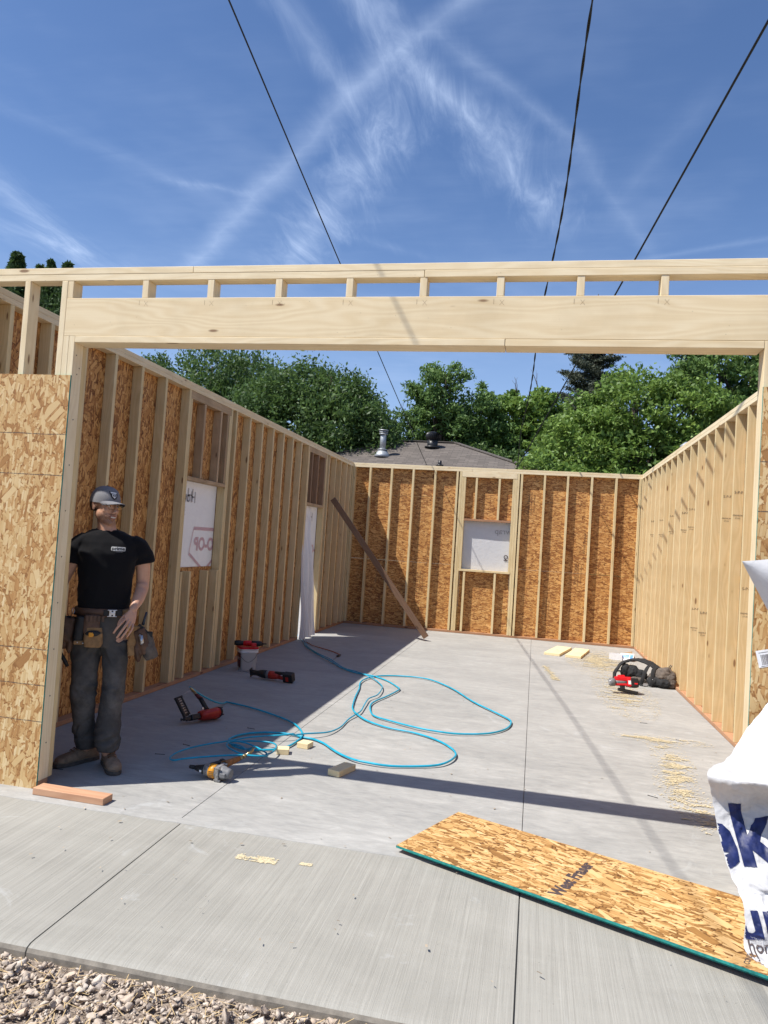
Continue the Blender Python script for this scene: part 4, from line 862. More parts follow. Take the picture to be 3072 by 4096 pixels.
# framing nailer. local x: nose to cap, y: towards handle end, z: across
def red_nailer():
    r = thing('nail_gun', 'red framing nail gun with black magazine standing on the shaded slab', 'nail gun')
    part('body', lambda bm: (cyl(bm, .17, .365, [.042, .056, .062, .066, .068]), rbox(bm, .175, .33, .025, .062, -.022, .022, .01)), M_red, r)
    part('cap', lambda bm: (cyl(bm, .366, .405, [.070, .071, .064, .046]), [cyl(bm, .36, .408, [.009, .009], math.cos(a) * .06, math.sin(a) * .06, 8) for a in (.8, 2.4, 3.9, 5.5)]), M_tblk, r)
    part('nose', lambda bm: (rbox(bm, .0, .10, -.016, .022, -.013, .013, .004), rbox(bm, .07, .168, -.030, .034, -.026, .026, .008), cyl(bm, -.03, .02, [.008, .012, .012]), rbox(bm, .02, .09, -.028, -.012, -.008, .008, .003), [rbox(bm, -.034, -.022, -.012 + .009 * k, -.008 + .009 * k, -.009, .009, .001) for k in range(4)]), M_blk, r)
    part('handle', lambda bm: (loft(bm, [ell((.275 - .012 * k, .045 + .042 * k, 0), (.024 - .001 * k, .003, 0), (0, 0, .019), 14) for k in range(5)]), ), M_tblk, r)
    part('handle_end', lambda bm: (loft(bm, [ell((.225 - .012 * k, .213 + .020 * k, 0), (.022 - .002 * k, .0, 0), (0, 0, .021 - .002 * k), 14) for k in range(4)]),), plain('dark_red_grip', (.12, .02, .02), .6), r)
    part('air_fitting', lambda bm: (add_tube(bm, [(.190, .272, 0), (.180, .292, 0)], [.012, .010], 10), add_tube(bm, [(.180, .292, 0), (.173, .306, 0)], [.013, .013], 6), add_tube(bm, [(.173, .306, 0), (.150, .350, 0), (.142, .368, 0)], [.012, .0115, .008], 10)), [M_brass], r)
    def mag(bm):
        T = Matrix.Rotation(R(12), 4, 'Z') @ Matrix.Translation((0, 0, 0))
        for z in (-.012, .009): bx(bm, .022, .030, .02, .265, z, z + .003, rot=T); 
        bx(bm, .010, .024, .02, .27, -.013, .013, .002, rot=T); bx(bm, .070, .084, .03, .262, -.012, .012, .002, rot=T); bx(bm, .008, .088, .255, .275, -.015, .015, .003, rot=T)
        for k in range(7): bx(bm, .024, .071, .045 + .03 * k, .055 + .03 * k, -.011, .011, .001, rot=T)
        bx(bm, .02, .075, .02, .27, -.004, .0, 0, rot=T)
    part('magazine', mag, M_blk, r)
    def nails(bm):
        T = Matrix.Rotation(R(12), 4, 'Z')
        for k in range(24): bx(bm, .026, .070, .05 + .0085 * k, .0535 + .0085 * k, .0015, .0045, rot=T)
    part('nail_strip', nails, M_silver, r)
    part('trigger', lambda bm: rbox(bm, .215, .235, .07, .10, -.008, .008, .003), M_silver, r)
    part('belt_hook', lambda bm: add_tube(bm, [(.17, .30, 0), (.12, .32, .01), (.07, .31, .01), (.05, .27, .0)], .003, 6), M_silver, r)
    return r
nr = red_nailer(); place(nr, (.085, 1.62, .05), (.47, .86, .03), (-.34, .22, .80), .80); nr.matrix_world = nr.matrix_world @ Matrix.Diagonal((1.06, .82, 1.3, 1)); settle(nr)
C.view_layer.update(); fit_red = nr.matrix_world @ Vector((.141, .371, 0))
def yellow_nailer():
    r = thing('nail_gun', 'worn nail gun with an amber label lying at the front of the slab', 'nail gun')
    part('nose', lambda bm: (cyl(bm, 0, .03, [.012, .014]), rbox(bm, .024, .05, -.010, .014, -.010, .010, .003), loft(bm, [ell((.045 + .028 * k, 0, 0), (0, .018 + .008 * k, 0), (0, 0, .016 + .006 * k), 14) for k in range(4)])), M_tblk, r)
    part('body', lambda bm: cyl(bm, .125, .225, [.040, .043, .044, .045]), M_worn, r)
    part('label', lambda bm: cyl(bm, .165, .212, [.0462, .0466, .0468], n=24), M_yel, r)
    part('collar', lambda bm: (rbox(bm, .224, .250, -.052, .052, -.048, .048, .010), [cyl(bm, .215, .262, [.007, .007], sy_ * .043, sz_ * .040, 8) for sy_ in (-1, 1) for sz_ in (-1, 1)]), M_worn, r)
    part('cap', lambda bm: (cyl(bm, .250, .320, [.046, .044, .036, .034, .028]), rbox(bm, .262, .300, -.05, -.03, -.014, .014, .004)), M_grey, r)
    part('handle', lambda bm: loft(bm, [ell((.215 - .004 * k, .035 + .034 * k, .006), (.024, .002, 0), (0, 0, .021), 14) for k in range(3)]), M_tblk, r)
    part('handle_grip', lambda bm: loft(bm, [ell((.205 + .010 * k, .100 + .032 * k, .01), (.030 - .004 * k, .0, 0), (0, 0, .026 - .002 * k), 14) for k in range(5)]), M_orbr, r)
    part('air_fitting', lambda bm: (add_tube(bm, [(.247, .232, .01), (.256, .262, .012)], [.013, .011], 10), add_tube(bm, [(.256, .262, .012), (.262, .285, .014)], [.014, .014], 6), add_tube(bm, [(.262, .285, .014), (.275, .33, .02), (.279, .35, .03), (.278, .365, .045)], [.012, .012, .011, .008], 10)), M_brass, r)
    part('magazine', lambda bm: (bx(bm, .06, .10, .02, .20, -.012, .014, .004, rot=Matrix.Rotation(R(-26), 4, 'Z')), bx(bm, .055, .115, .19, .225, -.016, .018, .006, rot=Matrix.Rotation(R(-26), 4, 'Z'))), M_tblk, r)
    part('label_print', lambda bm: [bx(bm, .172 + .0 * k, .206, -.047, -.0462 + .0, -.024 + .012 * k, -.019 + .012 * k) for k in range(4)], M_ink2, r)
    part('symbol_sticker', lambda bm: bx(bm, .100, .114, -.041, -.037, -.006, .008), M_white, r)
    return r
ny = yellow_nailer(); place(ny, (.665, .560, .05), (.985, -.13, 0), (-.06, .98, .10), .93); settle(ny)
C.view_layer.update(); fit_yel = ny.matrix_world @ Vector((.278, .367, .047))
hp = hose_pts(A_ + C_[::-1], .0066, .018)
n_ = len(hp) - 12; end = fit_red; a0 = hp[n_ - 1].copy()
hp = hp[:n_] + [a0.lerp(end, k / 8) + Vector((.03 * math.sin(k / 8 * math.pi), .05 * math.sin(k / 8 * math.pi), -(.5 - abs(k / 8 - .5)) * .0)) + Vector((0, 0, (end.z - a0.z) * ((k / 8) ** 2 - k / 8))) for k in range(1, 9)]
tag(part('air_hose', lambda bm: add_tube(bm, hp, .0078, 8), M_hose, None), 'thick bright blue air hose looping widely across the slab to the red nail gun', 'air hose')
hp = hose_pts(B_ + D_, .0052, .045)
k0 = len(B_) * 5 + 40
for i in range(len(B_) * 5, len(hp)): hp[i].z += .012 + .05 * math.exp(-((i - len(B_) * 5 - 62) / 16) ** 2)
hp = hp[:-6]; a0 = hp[-1].copy(); hp += [a0.lerp(fit_yel, k / 6) + Vector((.02 * math.sin(k / 6 * math.pi), 0, .01 * math.sin(k / 6 * math.pi))) for k in range(1, 7)]
tag(part('air_hose', lambda bm: add_tube(bm, hp, .0060, 8), M_hose2, None), 'thinner blue air hose coiled beside the yellow nail gun', 'air hose')
# reciprocating saw lying on its side
def recip():
    r = thing('reciprocating_saw', 'red and black cordless reciprocating saw lying in shade right of the bucket', 'saw')
    part('blade', lambda bm: bx(bm, -.17, .02, -.009, .009, -.001, .001), M_silver, r)
    part('shoe', lambda bm: (rbox(bm, -.005, .006, -.045, .045, -.025, .025, .003), rbox(bm, .0, .03, -.02, .02, -.016, .016, .004)), M_blk, r)
    part('boot', lambda bm: cyl(bm, .0, .195, [.028, .030, .027, .030, .038, .043, .044, .042]), M_tblk, r)
    part('ring', lambda bm: cyl(bm, .193, .222, [.043, .0445, .043]), M_grey, r)
    part('body', lambda bm: (cyl(bm, .220, .340, [.043, .044, .042, .036, .030]), loft(bm, [ell((.31 + .026 * k, -.012 - .003 * k, 0), (0, .022 - .001 * k, 0), (0, 0, .022), 12) for k in range(5)])), M_red, r)
    part('handle', lambda bm: (loft(bm, [ell((.29 + .028 * k, .030 + .002 * k, .0), (0, .017, 0), (0, 0, .018), 12) for k in range(5)]), rbox(bm, .40, .43, -.035, .05, -.022, .022, .008)), M_tblk, r)
    part('battery', lambda bm: (rbox(bm, .395, .505, -.045, .048, -.036, .040, .008), rbox(bm, .41, .47, -.053, -.043, -.02, .02, .004)), M_tblk, r)
    part('battery_badge', lambda bm: rbox(bm, .43, .462, -.03, .02, .0395, .0415, .001), M_red, r)
    return r
rs = recip(); place(rs, (-.19, 3.70, .05), (.985, -.14, 0), (-.12, -.3, .95)); settle(rs)
# bucket with a power tool on top
bk = thing('plastic_bucket', 'squarish white plastic bucket with a red lid beside the left wall', 'bucket', (-.415, 4.12, 0), R(37))
def buck(bm):
    rr = [ell((0, 0, z), (h, 0, 0), (0, h, 0), 28, 6) for z, h in ((.001, .078), (.004, .086), (.20, .098), (.202, .106), (.214, .107), (.216, .100), (.228, .101), (.230, .108), (.243, .109), (.244, .104))]
    loft(bm, rr)
part('pail', buck, plain('white_bucket_plastic', (.68, .68, .70), .4, var=.06, scale=8), bk)
part('lid', lambda bm: loft(bm, [ell((0, 0, z), (h, 0, 0), (0, h, 0), 28, 6) for z, h in ((.242, .110), (.262, .110), (.266, .104), (.260, .098))]), M_red2, bk)
part('label', lambda bm: loft(bm, [[(-.0005 - h, -h * .72, z), (-.0005 - h, h * .72, z), (-h + .002, h * .72, z), (-h + .002, -h * .72, z)] for z, h in ((.03, .0892), (.19, .0978))]), plain('dark_red_label', (.10, .02, .025), .5, var=.5, scale=50), bk)
text_obj('label_print', 'NAILS', .04, frame((-.0965, .0, .13), (0, -1, 0), (0, 0, 1)), M_white, bk)
part('handle', lambda bm: add_tube(bm, smooth_path([(-.104, -.03, .212), (-.10, -.108, .16), (-.02, -.118, .10), (.06, -.118, .15), (.103, -.06, .212)], 6), .002, 6), M_blk, bk)
dr = thing('cordless_drill', 'red and black cordless tool lying across the bucket lid', 'drill')
part('grip', lambda bm: cyl(bm, -.16, -.05, [.024, .030, .030, .027, .025]), M_tblk, dr)
part('body', lambda bm: (cyl(bm, -.06, .03, [.026, .031, .031, .030]), loft(bm, [ell((-.02 + .028 * k, -.015 - .022 * k, -.004), (.006, .017, 0), (0, 0, .017), 12) for k in range(4)])), M_red2, dr)
part('front', lambda bm: cyl(bm, .03, .150, [.030, .032, .030, .030, .022]), M_tblk, dr)
part('chuck', lambda bm: (cyl(bm, .148, .165, [.014, .012]), cyl(bm, .165, .20, [.006, .006])), M_blk, dr)
part('battery', lambda bm: rbox(bm, .03, .085, -.11, -.075, -.022, .018, .007), M_red2, dr)
place(dr, (-.40, 4.10, .32), (.93, .36, 0), (-.36, .93, 0)); settle(dr, .2665)
# cordless nailer at the right
def corded():
    r = thing('cordless_nailer', 'bright red cordless nailer with a black battery on the sunlit slab before the tool belt', 'nailer')
    part('motor_end', lambda bm: (cyl(bm, .0, .055, [.040, .046, .046, .044]), cyl(bm, .05, .19, [.030, .031, .029, .028])), M_grey, r)
    part('end_cap', lambda bm: cyl(bm, -.006, .002, [.028, .032]), M_silver, r)
    part('body', lambda bm: (rbox(bm, .06, .25, .012, .066, -.030, .030, .014), rbox(bm, .10, .18, .05, .085, -.02, .02, .01), rbox(bm, .05, .20, -.036, -.012, -.026, .026, .010)), M_red2, r)
    part('battery_foot', lambda bm: rbox(bm, .195, .250, -.045, .050, -.034, .034, .010), M_red2, r)
    part('battery', lambda bm: (rbox(bm, .235, .325, -.048, .052, -.036, .036, .008), rbox(bm, .31, .332, -.03, .03, -.03, .03, .004)), M_tblk, r)
    part('battery_print', lambda bm: rbox(bm, .275, .312, -.020, -.004, .0355, .0372, .0005), M_red2, r)
    part('magazine', lambda bm: (bx(bm, .10, .33, -.078, -.044, -.014, .014, .004, rot=Matrix.Rotation(R(-9), 4, 'Z')), rbox(bm, .12, .17, -.08, -.03, -.018, .018, .005)), M_tblk, r)
    part('rail', lambda bm: bx(bm, .19, .36, -.054, -.042, -.012, .012, .002, rot=Matrix.Rotation(R(-10), 4, 'Z')), M_silver, r)
    part('button_panel', lambda bm: (rbox(bm, .205, .236, -.022, .02, .0335, .0352, .0005), [cyl(bm, 0, 0, .001) for _ in ()]), M_white, r)
    return r
cn = corded(); place(cn, (3.62, 4.98, .08), (.96, .25, 0), (-.10, .35, .93)); settle(cn)

# helper: fuse overlapping closed shapes into one smooth skin
def organic(name, fn, voxel, m, parent, it=6, disp=None, T=None, fac=.5, dec=None):
    bm = bmesh.new(); fn(bm); me = bpy.data.meshes.new('tmp'); bmesh.ops.recalc_face_normals(bm, faces=bm.faces); bm.to_mesh(me); bm.free(); o = bpy.data.objects.new('tmp', me); COL.objects.link(o)
    md = o.modifiers.new('r', 'REMESH'); md.mode = 'VOXEL'; md.voxel_size = voxel; md.use_smooth_shade = True
    if it: s_ = o.modifiers.new('s', 'SMOOTH'); s_.factor = fac; s_.iterations = it
    if dec: d_ = o.modifiers.new('d', 'DECIMATE'); d_.ratio = dec
    me2 = bpy.data.meshes.new_from_object(o.evaluated_get(C.evaluated_depsgraph_get())); bpy.data.objects.remove(o); me2.name = name
    if disp:
        co = [v.co.copy() for v in me2.vertices]; no = [v.normal.copy() for v in me2.vertices]
        for v, c_, n_ in zip(me2.vertices, co, no): v.co = c_ + n_ * disp(c_, n_)
    if T is not None: me2.transform(T)
    me2.materials.clear()
    for q in (m if isinstance(m, (list, tuple)) else [m]): me2.materials.append(q)
    for p in me2.polygons: p.use_smooth = True
    me2.update(); return link(bpy.data.objects.new(name, me2), parent)
def ball(bm, c, r, M_=None, seg=16):
    n0 = len(bm.verts); q = bmesh.ops.create_uvsphere(bm, u_segments=seg, v_segments=seg // 2 + 2, radius=1.); r = r if hasattr(r, '__len__') else (r, r, r)
    for v in q['verts']:
        p = Vector((v.co.x * r[0], v.co.y * r[1], v.co.z * r[2]))
        if M_ is not None: p = M_ @ p
        v.co = p + Vector(c)
def limb(bm, pts, rad, seg=16, n=6):
    sp = smooth_path(pts, n); k = len(pts) - 1; rr = []
    for i in range(len(sp)):
        s = i / n; j = min(int(s), k - 1); f = s - j; f = f * f * (3 - 2 * f); rr.append(rad[j] * (1 - f) + rad[j + 1] * f)
    add_tube(bm, sp, rr, seg)
    ball(bm, pts[0], rad[0] * .98); ball(bm, pts[-1], rad[-1] * .98)

# tool rig lying by the right wall
M_web = plain('black_nylon_webbing', (.014, .014, .015), .8, bump=.4, scale=150); M_canvas = plain('dusty_grey_brown_canvas', (.105, .085, .070), .9, var=.5, scale=16, bump=.4); M_canvblk = plain('black_canvas', (.020, .020, .021), .85, var=.4, bump=.3)
tb = thing('tool_belt_rig', 'black and grey brown canvas tool belt with suspenders heaped against the right wall', 'tool belt', (4.1, 5.8, 0))
def rib3(bm, path, wd, th, n=6):
    """padded band: path of (point, width direction)"""
    P_ = smooth_path([p for p, _ in path], n); Wd = smooth_path([w_ for _, w_ in path], n); rings = []
    for i, p in enumerate(P_):
        d = (P_[min(i + 1, len(P_) - 1)] - P_[max(i - 1, 0)]).normalized(); w_ = Wd[i] - d * Wd[i].dot(d); w_.normalize(); nn = d.cross(w_)
        rings.append(ell(p, w_ * wd / 2, nn * th / 2, 14, 3.))
    loft(bm, rings)
wob = lambda amp, sc: (lambda c_, n_: amp * mn.noise(c_ * sc) + amp * .5 * mn.noise(c_ * sc * 2.7))
organic('padded_belt', lambda bm: rib3(bm, [((-.33, .12, .02), (0, 1, .1)), ((-.32, .14, .10), (0, 1, 0)), ((-.23, .18, .22), (.1, 1, 0)), ((-.08, .20, .27), (.2, 1, 0)), ((.06, .14, .26), (.2, 1, .2)), ((.18, .04, .20), (.3, 1, .2))], .15, .03), .008, M_canvblk, tb, 4, wob(.006, 18))
organic('strap', lambda bm: rib3(bm, [((.10, .12, .25), (1, 0, .2)), ((.03, -.03, .20), (1, .1, .2)), ((-.02, -.10, .09), (1, .1, .1)), ((-.04, -.12, .012), (1, .2, 0)), ((.04, -.15, .015), (.3, 1, 0))], .045, .012), .004, M_web, tb, 2)
organic('strap', lambda bm: rib3(bm, [((.16, .08, .22), (1, .1, 0)), ((.10, -.08, .19), (1, .1, 0)), ((.08, -.15, .08), (1, .1, 0)), ((.06, -.17, .012), (1, .2, 0))], .05, .012), .004, M_web, tb, 2)
organic('strap', lambda bm: rib3(bm, [((-.34, .12, .10), (.3, 1, 0)), ((-.27, .06, .13), (.3, 1, .4)), ((-.24, .02, .06), (.5, 1, 0)), ((-.16, -.02, .030), (.5, 1, 0)), ((-.10, -.05, .016), (.5, 1, 0))], .04, .010), .004, M_web, tb, 2)
organic('pouch', lambda bm: (ball(bm, (-.12, .16, .10), (.11, .09, .11)), ball(bm, (-.02, .14, .08), (.09, .08, .085)), ball(bm, (-.2, .14, .13), (.06, .06, .09))), .008, M_canvblk, tb, 5, wob(.014, 14))
organic('pouch', lambda bm: (ball(bm, (-.05, .03, .04), (.10, .05, .045)),), .008, M_canvas, tb, 3, wob(.012, 18))
organic('pouch', lambda bm: (ball(bm, (.24, -.05, .12), (.13, .11, .12)), ball(bm, (.14, -.04, .10), (.09, .08, .09)), ball(bm, (.28, .02, .16), (.07, .08, .07))), .008, M_canvas, tb, 5, wob(.018, 13))
organic('pouch', lambda bm: (ball(bm, (.12, -.10, .065), (.10, .06, .065)), ball(bm, (.22, -.15, .06), (.09, .05, .055))), .008, M_canvblk, tb, 4, wob(.014, 16))
organic('pouch', lambda bm: (ball(bm, (.30, -.13, .09), (.065, .055, .085)), ball(bm, (.31, -.10, .12), (.06, .06, .07))), .007, M_canvas, tb, 4, wob(.014, 20))
part('buckle', lambda bm: (rbox(bm, -.02, .035, -.165, -.155, .01, .045, .003), rbox(bm, -.012, .027, -.168, -.150, .018, .037, .002)), M_silver, tb)
part('pencil', lambda bm: (add_tube(bm, [(.27, .02, .18), (.31, .0, .27)], .005, 6), add_tube(bm, [(.285, .01, .18), (.325, -.01, .265)], .005, 6)), M_blk, tb)
for q in ((-.15, .02, .045), (-.19, .01, .06), (.08, -.185, .10)): part('rivet', lambda bm: ball(bm, q, .005, seg=8), M_silver, tb)
o = part('pry_bar', lambda bm: (add_tube(bm, [(0, 0, 0), (.19, .03, .0)], .014, 12), rbox(bm, -.05, .01, -.018, .014, -.012, .008, .004)), M_red2, None); o.location = (3.90, 5.83, .016); tag(o, 'short bright red bar lying under the tool belt strap', 'bar')
# boxes in the back right corner
M_card = plain('brown_cardboard', (.36, .23, .13), .85, var=.15); M_wcard = plain('white_card', (.78, .78, .80), .6, var=.04); M_blue = plain('blue_print', (.03, .22, .60), .5)
b1 = thing('carton', 'small open white card box by the back right corner', 'box', (3.99, 7.90, 0), R(-6))
def openbox(bm, lx, ly, h, th=.003):
    bx(bm, -lx / 2, lx / 2, -ly / 2, ly / 2, 0, th); bx(bm, -lx / 2, lx / 2, -ly / 2, -ly / 2 + th, th, h); bx(bm, -lx / 2, lx / 2, ly / 2 - th, ly / 2, th, h); bx(bm, -lx / 2, -lx / 2 + th, -ly / 2 + th, ly / 2 - th, th, h); bx(bm, lx / 2 - th, lx / 2, -ly / 2 + th, ly / 2 - th, th, h)
part('box', lambda bm: openbox(bm, .19, .12, .085), M_wcard, b1)
b2 = thing('carton', 'open brown nail carton with a white and blue label on its leaning flap', 'box', (4.17, 7.93, 0), R(-24))
part('box', lambda bm: openbox(bm, .17, .13, .06), M_card, b2)
FT = TM((0, -.066, .055), (1, 0, 0), (0, -.12, -.99)) @ Matrix.Identity(4)
part('flap', lambda bm: bx(bm, -.10, .10, -.075, .045, 0, .003, .0, rot=Matrix.Rotation(R(-18), 4, 'Y') @ Matrix.Rotation(R(62), 4, 'X') @ Matrix.Translation((0, .06, .05))), M_card, b2)
Tf = Matrix.Rotation(R(-4), 4, 'Y') @ Matrix.Translation((0.01, -.085, .05)) @ Matrix.Rotation(R(58), 4, 'X')
part('label', lambda bm: bx(bm, -.095, .105, -.05, .065, 0, .003, rot=Tf), M_wcard, b2)
part('label_print', lambda bm: (bx(bm, -.075, .035, -.005, .045, .003, .0045, rot=Tf), bx(bm, .05, .095, -.035, .05, .003, .0042, rot=Tf)), M_blue, b2)
text_obj('label_print', 'NAILS', .030, Tf @ Matrix.Translation((-.02, .02, .0055)), M_white, b2)

# nails and scraps
gN = 'dropped nails on the slab'
sp = [(.30, .86, .2, 'dark nail on the shaded slab left of the yellow nail gun and behind it'), (.60, 1.75, -.15, 'dark nail on the shaded slab behind the small hose coil'), (.36, 1.13, -.3, 'dark nail on the shaded slab to the right of the boots'), (-.10, .33, .1, 'dark nail beside the left boot'), (3.80, 3.55, .1, 'nail in the sun near the middle of the right wall'), (4.02, 3.0, -.5, 'nail in the sun close to the near end of the right wall'), (3.55, 1.32, -.5, 'nail on the edge of the header shadow at the right')]
proto = None
for x, y, a, lab in sp:
    if proto is None:
        proto = part('nail', lambda bm: (add_tube(bm, [(-.032, 0, .002), (.032, 0, .002)], .0018, 6), add_tube(bm, [(-.034, 0, .002), (-.032, 0, .002)], .0035, 8)), M_blk, None); o = proto
    else: o = proto.copy(); COL.objects.link(o)
    o.location = (x, y, .001); o.rotation_euler = (0, 0, a); tag(o, lab, 'nail', gN)
g = np.random.default_rng(9)
def flakes(name, cen, smin, smax, m, label, cat, z=.0035, el=1.8, dirx=True):
    n = len(cen); a = g.normal(0, .5, n) if dirx else g.uniform(0, 6.28, n); l = g.uniform(smin, smax, n) * el ** g.random(n); w_ = l * g.uniform(.25, .6, n)
    d = np.stack([np.cos(a), np.sin(a), g.normal(0, .06, n)], 1); s_ = np.stack([-np.sin(a), np.cos(a), g.normal(0, .06, n)], 1); c = np.concatenate([cen, z + g.uniform(0, .003, (n, 1))], 1)
    V = np.stack([c - d * l[:, None] - s_ * w_[:, None] * g.uniform(.2, 1, (n, 1)), c + d * l[:, None] * g.uniform(.5, 1, (n, 1)) - s_ * w_[:, None], c + d * l[:, None] + s_ * w_[:, None] * g.uniform(.2, 1, (n, 1)), c - d * l[:, None] * g.uniform(.5, 1, (n, 1)) + s_ * w_[:, None]], 1).reshape(-1, 3)
    V[:, 2] = np.maximum(V[:, 2], .001); return tag(mesh_np(name, V, np.arange(4 * n).reshape(-1, 4), m), label, cat, kind='stuff')
def dens(n, box, fn):
    out = []; 
    while sum(map(len, out)) < n:
        p = np.stack([g.uniform(box[0], box[1], 20000), g.uniform(box[2], box[3], 20000)], 1); q = fn(p[:, 0], p[:, 1]); out.append(p[g.random(20000) < q])
    return np.concatenate(out)[:n]
def nz(x, y, sx_, sy_, o=0.):
    return np.array([mn.noise(Vector((a * sx_ + o, b * sy_, o))) + .5 * mn.noise(Vector((a * sx_ * 2.3 + o, b * sy_ * 2.3, 3 + o))) for a, b in zip(x, y)])
def sd_fn(x, y):
    n_ = nz(x, y, 3.5, 11.) + .8 * nz(x, y, 11., 30., 7.); b1_ = np.exp(-((x - 3.72) / .38) ** 2 - ((y - 7.5) / 1.1) ** 2) * 1.1; b2_ = np.exp(-((x - 3.78) / .28) ** 2 - ((y - 4.9) / 1.1) ** 2) * .85
    c3 = 3.80 + .05 * np.sin(y * 3.1); b3_ = np.exp(-((x - c3) / .13) ** 2) * np.exp(-((y - 1.8) / 1.1) ** 4) * .9 + np.exp(-((y - 2.93 - .0 * x) / .10) ** 2) * np.exp(-((x - 3.85) / .40) ** 4) * .75; b4_ = np.exp(-((x - 2.92 - .125 * (6.55 - y)) / .05) ** 2) * (np.abs(y - 6.0) < .55) * 1.0
    f = b1_ + b2_ + b3_ + b4_; return np.clip((n_ * .60 + f * 1.0 - .66) * 1.5, 0, 1) * (f > .10) + .035 * (f > .2)
M_dust = plain('pale_sawdust', (.60, .51, .33), .9, var=.15, scale=200)
flakes('sawdust', dens(30000, (2.4, 4.4, .75, 8.9), sd_fn), .0025, .0065, M_dust, 'pale sawdust smeared over the right side of the slab', 'sawdust')
c_ = np.concatenate([dens(620, (1.40, 1.60, -.44, -.38), lambda x, y: np.clip(nz(x, y, 14, 30) * 2 + .55, 0, 1)), dens(110, (1.71, 1.765, -.40, -.375), lambda x, y: np.ones_like(x))])
flakes('sawdust', c_, .0025, .005, M_dust, 'two small dried smears of sawdust on the concrete apron', 'sawdust', z=-.0065 + .0015, dirx=False)
for v in COL.objects['sawdust.001'].data.vertices: v.co.z = -.004 + (v.co.y + .10) * .015 + .0016 + .0015 * rnd.random()
c_ = np.stack([g.uniform(-.6, 4.3, 420), g.uniform(-1.25, 9., 420)], 1)
o = flakes('debris', c_, .0025, .007, plain('wood_and_grit_specks', (.33, .27, .2), .9, var=.7, scale=3), 'tiny wood chips and grit scattered on the concrete', 'debris', dirx=False)

# ================================================================ CABLES
M_cab = plain('black_cable', (.012, .012, .013), .55)
def cab(name, label, pts, r, twist=0, T=8):
    p = [Vector(q) for q in pts]; sp_ = []
    for i in range(len(p) - 1):
        for k in range(T): sp_.append(p[i].lerp(p[i + 1], k / T))
    sp_.append(p[-1]); L_ = (p[-1] - p[0]).length
    for i, q in enumerate(sp_): f = (q - p[0]).length / L_; q.z -= .25 * 4 * f * (1 - f) * .4
    if not twist: o = part(name, lambda bm: add_tube(bm, sp_, r, 8), M_cab, None)
    else:
        q = smooth_path(sp_, 24); 
        def f(bm):
            for s_ in range(2):
                add_tube(bm, [c + Vector((math.cos(i * .55 + s_ * math.pi), 0, math.sin(i * .55 + s_ * math.pi))) * r * .9 + Vector((.022 * math.sin(i * .09) + .012 * math.sin(i * .031 + 1), 0, 0)) for i, c in enumerate(q)], r, 5)
        o = part(name, f, M_cab, None)
    return tag(o, label, 'cable')
def ext(a, b_, f): a = Vector(a); b_ = Vector(b_); return a + (a - b_) * f
P0 = Vector((-.037, 1.74, 6.05)); P1 = Vector((-.195, 15.5, 3.85)); cab('power_cable', 'single black cable running down to the house roof, left of the twisted pair', [ext(P0, P1, .9), P0, P1 + Vector((-.01, .2, -.3))], .0078)
P0 = Vector((2.926, 2.1, 6.03)); P1 = Vector((2.12, 15.2, 3.93)); cab('power_cable', 'twisted pair of black cables hanging in the middle of the sky', [ext(P0, P1, .9), P0, P1 + Vector((-.06, .8, -.5))], .0072, 1)
P0 = Vector((4.308, 2.4, 6.02)); P1 = Vector((2.05, 15.2, 3.93)); cab('power_cable', 'thick black cable slanting down from the upper right corner', [ext(P0, P1, .9), P0, P1 + Vector((-.10, .8, -.5))], .0118)

# ================================================================ LOOSE HOUSE WRAP, front right
EP = [(3.86, -.035, 1.02), (3.811, -.05, .907), (3.708, -.10, .783), (3.616, -.20, .676), (3.523, -.30, .649), (3.484, -.38, .637), (3.512, -.36, .544), (3.528, -.38, .469), (3.542, -.42, .38), (3.567, -.47, .282), (3.595, -.52, .217), (3.608, -.56, .176), (3.610, -.58, .12), (3.601, -.60, .045), (3.618, -.67, .036), (3.66, -.73, .036)]
QP = [(5.2, -.03, 1.9), (5.2, -.05, 1.7), (5.1, -.16, 1.35), (5.0, -.32, 1.10), (4.8, -.46, .95), (4.8, -.52, .90), (4.9, -.40, .80), (4.9, -.36, .70), (4.9, -.40, .58), (4.9, -.48, .45), (4.9, -.54, .34), (4.9, -.60, .24), (4.9, -.64, .14), (4.9, -.70, .05), (4.9, -.78, .035), (4.9, -.86, .033)]
es = smooth_path(EP, 12); qs = smooth_path(QP, 12)
def lofty(i, u):
    a, b_ = es[i], qs[i]; v = i / (len(es) - 1); p = a.lerp(b_, u); hump = math.sin(min(1, u * 1.6) * math.pi) 
    lip = math.exp(-((v - .34) / .07) ** 2); rec = math.exp(-((v - .47) / .09) ** 2)
    dy = -.19 * lip * min(1, u * 5 + .1) + .05 * rec * min(1, u * 8) - .05 * hump * (1 - abs(v - .5))
    c_ = Vector((p.x * 3.2, p.z * 2.4, v * 3)); e = min(1, u * 14 + .12)
    dy += (.030 * mn.noise(c_ * 1.6) + .020 * mn.noise(c_ * 4.3) + .016 * (abs(mn.noise(c_ * 8)) - .2) + .009 * (abs(mn.noise(c_ * 17)) - .2) + .003 * mn.noise(c_ * 36)) * e * (1 if v < .86 else .3)
    z = p.z + (.012 * mn.noise(c_ * 5 + Vector((9, 0, 0)))) * e * (1 if v < .84 else .1)
    if u < .03: z += .004 * mn.noise(c_ * 11)
    return (p.x + .006 * mn.noise(c_ * 8 + Vector((0, 5, 0))), p.y + dy, max(z, .034))
hw_ = thing('house_wrap', 'large crumpled sheet of white house wrap with navy letters spilling down at the lower right', 'house wrap', (3.9, -.3, 0)); T0 = Matrix.Translation((-3.9, .3, 0))
bm = bmesh.new(); NU = 180; g_ = [[bm.verts.new(lofty(i, (k / NU) ** 1.35)) for k in range(NU + 1)] for i in range(len(es))]
